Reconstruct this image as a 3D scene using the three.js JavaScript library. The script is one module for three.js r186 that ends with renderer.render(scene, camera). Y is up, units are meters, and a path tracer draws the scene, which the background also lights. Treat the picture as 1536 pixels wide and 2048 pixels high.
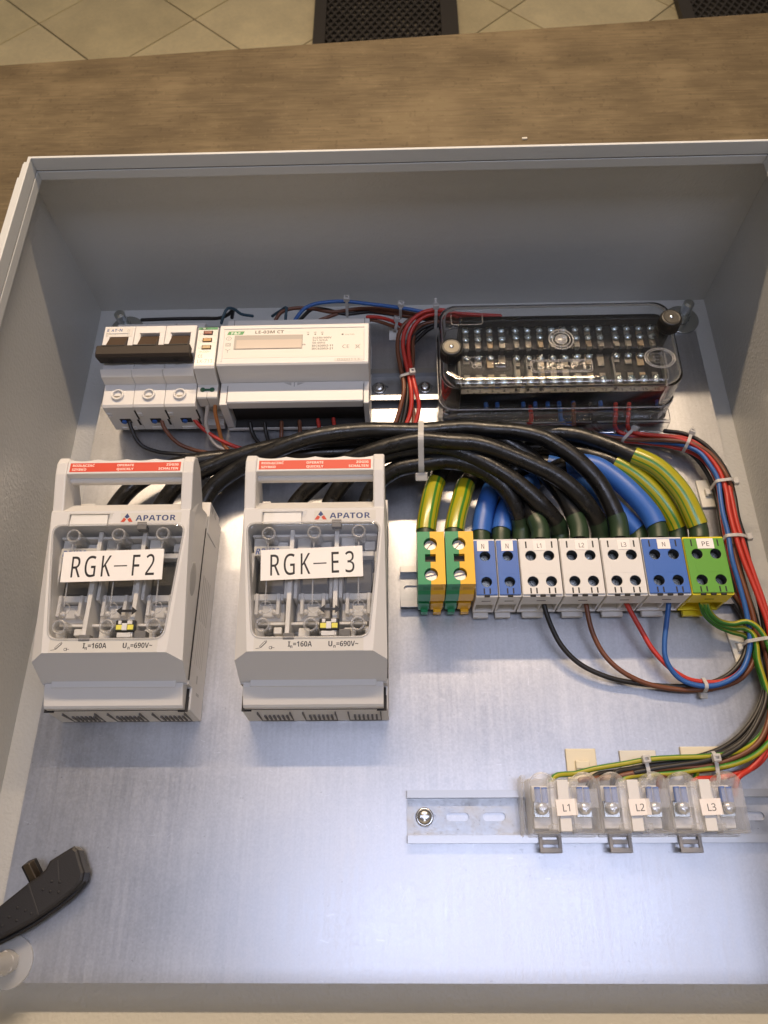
import * as THREE from 'three';
import { mergeGeometries } from 'three/addons/utils/BufferGeometryUtils.js';
import { RoundedBoxGeometry } from 'three/addons/geometries/RoundedBoxGeometry.js';
import { ConvexGeometry } from 'three/addons/geometries/ConvexGeometry.js';
import { RectAreaLightUniformsLib } from 'three/addons/lights/RectAreaLightUniformsLib.js';
import { FontLoader } from 'three/addons/loaders/FontLoader.js';
import { TextGeometry } from 'three/addons/geometries/TextGeometry.js';
import { Brush, Evaluator, SUBTRACTION } from 'three-bvh-csg';

// ---------- camera, lamps, exposure ----------
const scene = new THREE.Scene();
const camera = new THREE.PerspectiveCamera(67.858, 0.75, 0.02, 30);
camera.position.set(-0.00119, 0.58476, 0.19417);
camera.up.set(0.01266, 0.44256, -0.89665);
camera.lookAt(-0.00119 - 0.02291, 0.58476 - 0.89636, 0.19417 - 0.44274);
camera.focus = 0.58; camera.userData.fStop = 15;   // the floor beyond the table falls slightly out of focus
const renderer = new THREE.WebGLRenderer({ antialias: true });
renderer.setSize(768, 1024);
renderer.toneMapping = THREE.LinearToneMapping;
renderer.toneMappingExposure = 1;
renderer.shadowMap.enabled = true;
scene.background = new THREE.Color().setRGB(0.185, 0.168, 0.158);   // the dim room around
RectAreaLightUniformsLib.init();
const LAMPS = [   // [x, y, z, width, depth, colour, intensity, look-at] in metres: a warm workshop tube beyond the table, two cool ceiling panels above
  { name: 'fluorescent_tube_lamp', at: [-0.05, 1.5, -1.16], size: [1.3, 0.05], color: [1, 0.75, 0.5], power: 165, to: [-0.05, 0.2, 0], label: 'long warm fluorescent tube lamp hanging beyond the table' },
  { name: 'ceiling_panel_light', at: [0.3, 2.15, 0.28], size: [1.5, 0.34], color: [0.68, 0.745, 1], power: 4.3, to: [0.3, 0, 0.28], label: 'long cool white ceiling panel light above the near edge of the cabinet' },
  { name: 'ceiling_panel_light', at: [0.3, 2.15, -0.5], size: [1.5, 0.5], color: [0.72, 0.76, 1], power: 0.4, to: [0.3, 0, -0.5], label: 'long dimmer ceiling panel light above the far half of the cabinet' },
];

// ---------- helpers (all lengths in millimetres, turned to metres when a mesh is made) ----------
const V2 = (x, y) => new THREE.Vector2(x, y), V3 = (x, y, z) => new THREE.Vector3(x, y, z);
let seed = 7;
const rnd = () => { seed = (seed * 1664525 + 1013904223) >>> 0; return seed / 4294967296; };
const roots = new Map(), used = {};
function numbered(name) { const n = used[name] = (used[name] ?? -1) + 1; return n ? `${name}_${String(n).padStart(3, '0')}` : name; }
function tag(o, label, category, group) { o.userData.label = label; o.userData.category = category; if (group) o.userData.group = group; return o; }
function thing(name, label, category, at, group) {
  const o = new THREE.Group(); o.name = numbered(name); scene.add(o);
  o.position.set(at[0] / 1000, at[1] / 1000, at[2] / 1000); roots.set(o, at);
  return tag(o, label, category, group);
}
function rootOf(o) { while (o && !roots.has(o)) o = o.parent; return o ? roots.get(o) : [0, 0, 0]; }
function clean(g) {
  g = g.index ? g.toNonIndexed() : g;
  for (const k of Object.keys(g.attributes)) if (!['position', 'normal', 'uv'].includes(k)) g.deleteAttribute(k);
  if (!g.attributes.normal) g.computeVertexNormals();
  if (!g.attributes.uv) g.setAttribute('uv', new THREE.BufferAttribute(new Float32Array(g.attributes.position.count * 2), 2));
  g.clearGroups(); g.morphAttributes = {};
  return g;
}
function merged(geos) { const l = [geos].flat(9).map(clean); return l.length > 1 ? mergeGeometries(l) : l[0].clone(); }
function flatUV(g, size) {   // uv laid flat on each face at real size (millimetres per repeat)
  const p = g.attributes.position, n = g.attributes.normal, uv = g.attributes.uv;
  for (let i = 0; i < p.count; i++) {
    const ax = Math.abs(n.getX(i)), ay = Math.abs(n.getY(i)), az = Math.abs(n.getZ(i));
    if (ay >= ax && ay >= az) uv.setXY(i, p.getX(i) / size, -p.getZ(i) / size);
    else if (ax >= az) uv.setXY(i, p.getZ(i) / size, p.getY(i) / size);
    else uv.setXY(i, p.getX(i) / size, p.getY(i) / size);
  }
}
function part(name, geos, mat, parent) {   // geometry given in the world's millimetres
  const g = merged(geos), r = rootOf(parent);
  if (mat.userData.size) flatUV(g, mat.userData.size);
  g.translate(-r[0], -r[1], -r[2]); g.scale(0.001, 0.001, 0.001);
  const m = new THREE.Mesh(g, mat); m.name = parent ? name : numbered(name); m.castShadow = m.receiveShadow = true;
  parent.add(m); return m;
}
function single(name, geos, mat, label, category, group) {   // a thing of one mesh, its origin at the middle of its base
  const g = merged(geos);
  if (mat.userData.size) flatUV(g, mat.userData.size);
  g.computeBoundingBox(); const b = g.boundingBox, c = [(b.min.x + b.max.x) / 2, b.min.y, (b.min.z + b.max.z) / 2];
  g.translate(-c[0], -c[1], -c[2]); g.scale(0.001, 0.001, 0.001);
  const m = new THREE.Mesh(g, mat); m.name = numbered(name); m.castShadow = m.receiveShadow = true;
  m.position.set(c[0] / 1000, c[1] / 1000, c[2] / 1000); roots.set(m, c); scene.add(m);
  return label ? tag(m, label, category, group) : m;
}
const bx = (x0, x1, y0, y1, z0, z1) => new THREE.BoxGeometry(x1 - x0, y1 - y0, z1 - z0).translate((x0 + x1) / 2, (y0 + y1) / 2, (z0 + z1) / 2);
const rb = (x0, x1, y0, y1, z0, z1, r = 0.6) => new RoundedBoxGeometry(x1 - x0, y1 - y0, z1 - z0, 2, Math.min(r, (x1 - x0) / 2.02, (y1 - y0) / 2.02, (z1 - z0) / 2.02)).translate((x0 + x1) / 2, (y0 + y1) / 2, (z0 + z1) / 2);
const cyl = (x, z, r, y0, y1, n = 24, r2 = r) => new THREE.CylinderGeometry(r2, r, y1 - y0, n).translate(x, (y0 + y1) / 2, z);
function poly(pts, holes = []) {
  const s = new THREE.Shape(pts.map(p => V2(p[0], p[1])));
  for (const h of holes) s.holes.push(h);
  return s;
}
const circ = (x, y, r) => { const p = new THREE.Path(); p.absarc(x, y, r, 0, Math.PI * 2, true); return p; };
const slotPath = (x0, x1, z, r) => { const p = new THREE.Path(); p.absarc(x1 - r, z, r, -Math.PI / 2, Math.PI / 2, false); p.absarc(x0 + r, z, r, Math.PI / 2, Math.PI * 1.5, false); return p; };
function rrShape(x0, x1, y0, y1, r) {
  const s = new THREE.Shape(); s.moveTo(x0 + r, y0); s.lineTo(x1 - r, y0); s.absarc(x1 - r, y0 + r, r, -Math.PI / 2, 0); s.lineTo(x1, y1 - r); s.absarc(x1 - r, y1 - r, r, 0, Math.PI / 2);
  s.lineTo(x0 + r, y1); s.absarc(x0 + r, y1 - r, r, Math.PI / 2, Math.PI); s.lineTo(x0, y0 + r); s.absarc(x0 + r, y0 + r, r, Math.PI, Math.PI * 1.5); return s;
}
const ext = (s, d, b = 0) => new THREE.ExtrudeGeometry(s, b ? { depth: d - 2 * b, bevelEnabled: true, bevelThickness: b, bevelSize: b, bevelOffset: -b, bevelSegments: 2, curveSegments: 10 } : { depth: d, bevelEnabled: false, curveSegments: 14 }).translate(0, 0, b);
const prismX = (zy, x0, x1, b = 0) => ext(poly(zy), x1 - x0, b).rotateY(-Math.PI / 2).translate(x1, 0, 0);            // profile in (z, y), drawn along x
const prismY = (s, y0, y1, b = 0) => ext(s, y1 - y0, b).rotateX(-Math.PI / 2).translate(0, y0, 0);                     // outline in (x, -z), drawn up
const xz = pts => poly(pts.map(p => [p[0], -p[1]]));
function curve(pts) { return new THREE.CatmullRomCurve3(pts.map(p => V3(p[0], p[1], p[2])), false, 'centripetal'); }
function tube(c, r, per = 5, rs = 12) { if (Array.isArray(c)) c = curve(c); return new THREE.TubeGeometry(c, Math.max(6, Math.round(c.getLength() / per)), r, rs, false); }
function caps(c, r) { if (Array.isArray(c)) c = curve(c); return [0, 1].map(t => new THREE.SphereGeometry(r * 0.995, 12, 8).translate(...c.getPointAt(t).toArray())); }
function sub(c, a, b, n = 14) { const l = []; for (let i = 0; i <= n; i++) l.push(c.getPointAt(a + (b - a) * i / n)); return new THREE.CatmullRomCurve3(l, false, 'centripetal'); }
const evaluator = new Evaluator(); evaluator.attributes = ['position', 'normal', 'uv']; evaluator.useGroups = false;
function cut(g, cutters) {
  let b = new Brush(clean(g)); b.updateMatrixWorld();
  for (const c of [cutters].flat(9)) { const k = new Brush(clean(c)); k.updateMatrixWorld(); b = evaluator.evaluate(b, k, SUBTRACTION); b.updateMatrixWorld(); }
  return b.geometry;
}
function ringsRR(rings, cap = true, flip = false) {   // a shell through rounded rectangles [y, x0, x1, z0, z1, radius]
  const N = 12, pos = [], idx = [];
  const loop = ([y, x0, x1, z0, z1, r]) => { const o = []; for (const [cx, cz, a0] of [[x1 - r, z1 - r, 0], [x0 + r, z1 - r, 1], [x0 + r, z0 + r, 2], [x1 - r, z0 + r, 3]]) for (let i = 0; i <= N; i++) { const a = (a0 + i / N) * Math.PI / 2; o.push([cx + r * Math.cos(a), y, cz + r * Math.sin(a)]); } return o; };
  const M = 4 * (N + 1);
  for (const r of rings) for (const p of loop(r)) pos.push(...p);
  for (let k = 0; k < rings.length - 1; k++) for (let i = 0; i < M; i++) { const a = k * M + i, b = k * M + (i + 1) % M; idx.push(a, a + M, b, b, a + M, b + M); }
  if (cap) { const r = rings[rings.length - 1], t = pos.length / 3; for (const p of loop(r)) pos.push(...p); const c = pos.length / 3; pos.push((r[1] + r[2]) / 2, r[0], (r[3] + r[4]) / 2); for (let i = 0; i < M; i++) idx.push(t + i, c, t + (i + 1) % M); }
  const g = new THREE.BufferGeometry(); g.setAttribute('position', new THREE.Float32BufferAttribute(pos, 3)); if (flip) idx.reverse(); g.setIndex(idx); g.computeVertexNormals(); return g;
}

// ---------- textures ----------
function noiseField(n, cells, oct = 4, sx = 1, sy = 1) {   // tiling value noise, 0..1
  const out = new Float32Array(n * n); let amp = 1, tot = 0;
  for (let o = 0; o < oct; o++) {
    const cx = Math.max(2, Math.round(cells * sx * 2 ** o)), cy = Math.max(2, Math.round(cells * sy * 2 ** o)), g = new Float32Array(cx * cy).map(() => rnd());
    for (let y = 0; y < n; y++) { const fy = y / n * cy, y0 = Math.floor(fy), ty = fy - y0, uy = ty * ty * (3 - 2 * ty), r0 = (y0 % cy) * cx, r1 = ((y0 + 1) % cy) * cx;
      for (let x = 0; x < n; x++) { const fx = x / n * cx, x0 = Math.floor(fx), tx = fx - x0, ux = tx * tx * (3 - 2 * tx), a = x0 % cx, b = (x0 + 1) % cx;
        out[y * n + x] += amp * ((g[r0 + a] * (1 - ux) + g[r0 + b] * ux) * (1 - uy) + (g[r1 + a] * (1 - ux) + g[r1 + b] * ux) * uy); } }
    tot += amp; amp *= 0.5;
  }
  for (let i = 0; i < out.length; i++) out[i] /= tot;
  return out;
}
function dataTex(n, f, srgb = false) {
  const d = new Uint8Array(n * n * 4);
  for (let i = 0; i < n * n; i++) { const c = f(i, i % n, Math.floor(i / n)); for (let k = 0; k < 3; k++) d[i * 4 + k] = Math.max(0, Math.min(255, Math.round((Array.isArray(c) ? c[k] : c) * 255))); d[i * 4 + 3] = 255; }
  const t = new THREE.DataTexture(d, n, n); t.wrapS = t.wrapT = THREE.RepeatWrapping; t.magFilter = THREE.LinearFilter; t.minFilter = THREE.LinearMipmapLinearFilter; t.generateMipmaps = true;
  if (srgb) t.colorSpace = THREE.SRGBColorSpace; t.needsUpdate = true; return t;
}
function canvasTex(w, h, draw) {
  const c = document.createElement('canvas'); c.width = w; c.height = h; draw(c.getContext('2d'), w, h);
  const t = new THREE.CanvasTexture(c); t.colorSpace = THREE.SRGBColorSpace; t.anisotropy = 8; return t;
}
const fine = noiseField(512, 60, 3), peel = noiseField(512, 70, 2), blot = noiseField(512, 6, 5), streak = noiseField(512, 5, 5, 26, 0.5);
const peelTex = dataTex(512, i => 0.5 + (peel[i] - 0.5) * 1.4 );
const fineTex = dataTex(512, i => fine[i]);
const smudgeTex = dataTex(512, i => 0.78 + 0.3 * (blot[i] - 0.5) + 0.06 * (fine[i] - 0.5));

// ---------- materials ----------
const rgb = (r, g, b) => new THREE.Color().setRGB(r, g, b);
function std(color, rough, extra = {}, size) { const m = new THREE.MeshStandardMaterial({ color: rgb(...color), roughness: rough, ...extra }); if (size) m.userData.size = size; return m; }
function phys(color, rough, extra = {}, size) { const m = new THREE.MeshPhysicalMaterial({ color: rgb(...color), roughness: rough, ...extra }); if (size) m.userData.size = size; return m; }
const M = {};
M.paint = std([0.57, 0.57, 0.545], 0.34, { bumpMap: peelTex, bumpScale: 0.0002 }, 130);
M.lip = std([0.57, 0.58, 0.56], 0.4, { bumpMap: peelTex, bumpScale: 0.00005 }, 130);
const scr = new Float32Array(1024 * 1024);
for (let k = 0; k < 70; k++) { let x = rnd() * 1024, y = rnd() * 1024; const a = rnd() < 0.6 ? (rnd() - 0.5) * 0.7 : rnd() * 6.28, L = rnd() < 0.7 ? 4 + rnd() * 14 : 40 + rnd() * 120, w = L > 30 ? 0.12 : 0.5; for (let s = 0; s < L; s++) { x += Math.cos(a); y += Math.sin(a); scr[((y & 1023) << 10) + (x & 1023)] = w; } }
const streakV = noiseField(1024, 10, 4, 22, 0.8), streakH = noiseField(1024, 10, 3, 1.2, 24), blotBig = noiseField(1024, 4, 6), grit = noiseField(1024, 300, 2), grit2 = noiseField(1024, 90, 3);
const brushed = i => 0.36 * (streakV[i] - 0.5) + 0.06 * (streakH[i] - 0.5) + 0.42 * (grit[i] - 0.5) + 0.12 * (grit2[i] - 0.5);
const plateTex = dataTex(1024, i => { const v = 0.745 + 0.13 * brushed(i) + 0.1 * (blotBig[i] - 0.5) + 0.16 * scr[i] - (grit2[i] > 0.885 ? 0.07 : 0); return [v * 0.965, v * 0.975, v]; }, true);
const plateRough = dataTex(1024, i => 0.385 + 0.16 * brushed(i) + 0.12 * (blotBig[i] - 0.5) - 0.1 * scr[i]);
const plateBump = dataTex(1024, i => 0.5 + brushed(i) - 0.3 * scr[i]);
M.plate = std([1, 1, 1], 1, { map: plateTex, roughnessMap: plateRough, metalness: 1, bumpMap: plateBump, bumpScale: 0.000012 }, 330);
M.rail = std([0.5, 0.515, 0.54], 1, { metalness: 1, roughnessMap: dataTex(512, i => 0.42 + 0.4 * (blot[i] - 0.5) + 0.2 * (fine[i] - 0.5)), map: dataTex(512, i => 0.9 + 0.25 * (blot[i] - 0.5) - (fine[i] > 0.86 ? 0.3 : 0), true) }, 70);
M.railEdge = std([0.43, 0.43, 0.43], 0.34, { metalness: 1 });
M.railWorn = std([0.5, 0.47, 0.43], 0.5, { metalness: 0.9 });
M.steel = std([0.66, 0.66, 0.65], 0.24, { metalness: 1 });
M.screw = std([0.55, 0.58, 0.58], 0.26, { metalness: 1 });
M.brass = std([0.62, 0.5, 0.33], 0.35, { metalness: 1 });
M.white = std([0.7, 0.685, 0.66], 0.42, { bumpMap: fineTex, bumpScale: 0.00002 }, 40);
M.fuse = std([0.67, 0.655, 0.63], 0.44, { bumpMap: fineTex, bumpScale: 0.000025 }, 40);
M.fuseDark = std([0.44, 0.43, 0.41], 0.5);
M.paper = std([0.74, 0.72, 0.69], 0.6);
M.black = std([0.014, 0.013, 0.012], 0.4);
M.dark = std([0.03, 0.028, 0.027], 0.55);
M.slot = std([0.02, 0.018, 0.017], 0.7);
M.seam = std([0.16, 0.155, 0.15], 0.7);
M.toggle = std([0.026, 0.016, 0.009], 0.62, { bumpMap: fineTex, bumpScale: 0.00004 }, 30);
const scuff = noiseField(512, 26, 4, 0.5, 1);
M.cable = std([0.017, 0.016, 0.0148], 1, { roughnessMap: dataTex(512, i => 0.34 + 0.34 * (scuff[i] - 0.5) + 0.3 * (blot[i] - 0.5)), bumpMap: dataTex(512, i => 0.6 * scuff[i] + 0.4 * blot[i]), bumpScale: 0.00035, map: dataTex(512, i => scuff[i] > 0.7 ? 1 : 0.72, true) });
for (const t of [M.cable.roughnessMap, M.cable.bumpMap, M.cable.map]) t.repeat.set(5, 0.5);
M.shrink = std([0.022, 0.045, 0.02], 0.38);
M.blueSleeve = std([0.03, 0.12, 0.44], 0.4);
M.red = std([0.5, 0.035, 0.022], 0.4); M.blue = std([0.025, 0.11, 0.36], 0.4); M.brown = std([0.16, 0.055, 0.024], 0.42); M.wireBlack = std([0.014, 0.012, 0.011], 0.42);
M.orange = std([0.42, 0.15, 0.04], 0.42); M.whiteWire = std([0.5, 0.45, 0.4], 0.45); M.teal = std([0.03, 0.07, 0.1], 0.45);
M.blockBlue = std([0.04, 0.13, 0.45], 0.4, { bumpMap: fineTex, bumpScale: 0.00002 }, 40); M.blockGreen = std([0.11, 0.32, 0.035], 0.4, { bumpMap: fineTex, bumpScale: 0.00002 }, 40); M.blockYellow = std([0.74, 0.6, 0.012], 0.4);
M.peGreen = std([0.015, 0.26, 0.1], 0.38, { bumpMap: fineTex, bumpScale: 0.00002 }, 40); M.peYellow = std([0.8, 0.45, 0.012], 0.38, { bumpMap: fineTex, bumpScale: 0.00002 }, 40);
M.nylon = phys([0.78, 0.77, 0.75], 0.45, { transmission: 0.45, thickness: 0 });
M.nylonClear = phys([0.86, 0.87, 0.88], 0.35, { transmission: 0.78, thickness: 0 });
M.cream = std([0.74, 0.67, 0.5], 0.5); M.creamLight = std([0.7, 0.67, 0.58], 0.5);
M.clear = phys([0.97, 0.97, 0.965], 0.03, { transmission: 1, thickness: 0.002, ior: 1.5 });
M.clearThin = phys([0.96, 0.96, 0.96], 0.04, { transmission: 1, thickness: 0, ior: 1.58, side: THREE.DoubleSide });
M.clearFuse = phys([0.98, 0.98, 0.975], 0.04, { transmission: 1, thickness: 0, ior: 1.55, side: THREE.DoubleSide });
M.clearRim = phys([0.85, 0.85, 0.85], 0.22, { transmission: 0.8, thickness: 0, ior: 1.6, side: THREE.DoubleSide });
M.frost = phys([1, 1, 1], 0.36, { transmission: 0.95, thickness: 0, ior: 1.42, side: THREE.DoubleSide });
M.grip = std([0.012, 0.011, 0.012], 0.55, { bumpMap: fineTex, bumpScale: 0.00005 }, 30);
function stripes(bands, soft) { return canvasTex(8, 512, (c, w, h) => { for (let y = 0; y < h; y++) { let k = 0; for (const [a, b] of bands) k = Math.max(k, Math.min(1, Math.max(0, Math.min(y / h - a, b - y / h) / soft + 0.5))); c.fillStyle = `rgb(${Math.round(164 - 108 * k)},${Math.round(156 - 36 * k)},${Math.round(28 + 8 * k)})`; c.fillRect(0, y, w, 1); } }); }
M.gySleeve = phys([1, 1, 1], 0.3, { map: stripes([[0.03, 0.07], [0.13, 0.15], [0.22, 0.24], [0.31, 0.36], [0.43, 0.45], [0.53, 0.55], [0.61, 0.68], [0.76, 0.78], [0.86, 0.89]], 0.014), clearcoat: 0.4, clearcoatRoughness: 0.15 });
M.gyWire = std([1, 1, 1], 0.4, { map: stripes([[0.12, 0.42], [0.66, 0.9]], 0.03) });
M.gyWire.map.offset.y = 0.1;

const SANS = 'sans-serif';
function text(c, s, x, y, px, color = '#222', weight = '', align = 'left', squeeze = 1) { c.save(); c.translate(x, y); c.scale(squeeze, 1); c.fillStyle = color; c.font = `${weight} ${px}px ${SANS}`; c.textAlign = align; c.textBaseline = 'middle'; c.fillText(s, 0, 0); c.restore(); }
function printed(tex, rough = 0.5) { return new THREE.MeshStandardMaterial({ map: tex, roughness: rough }); }
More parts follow.
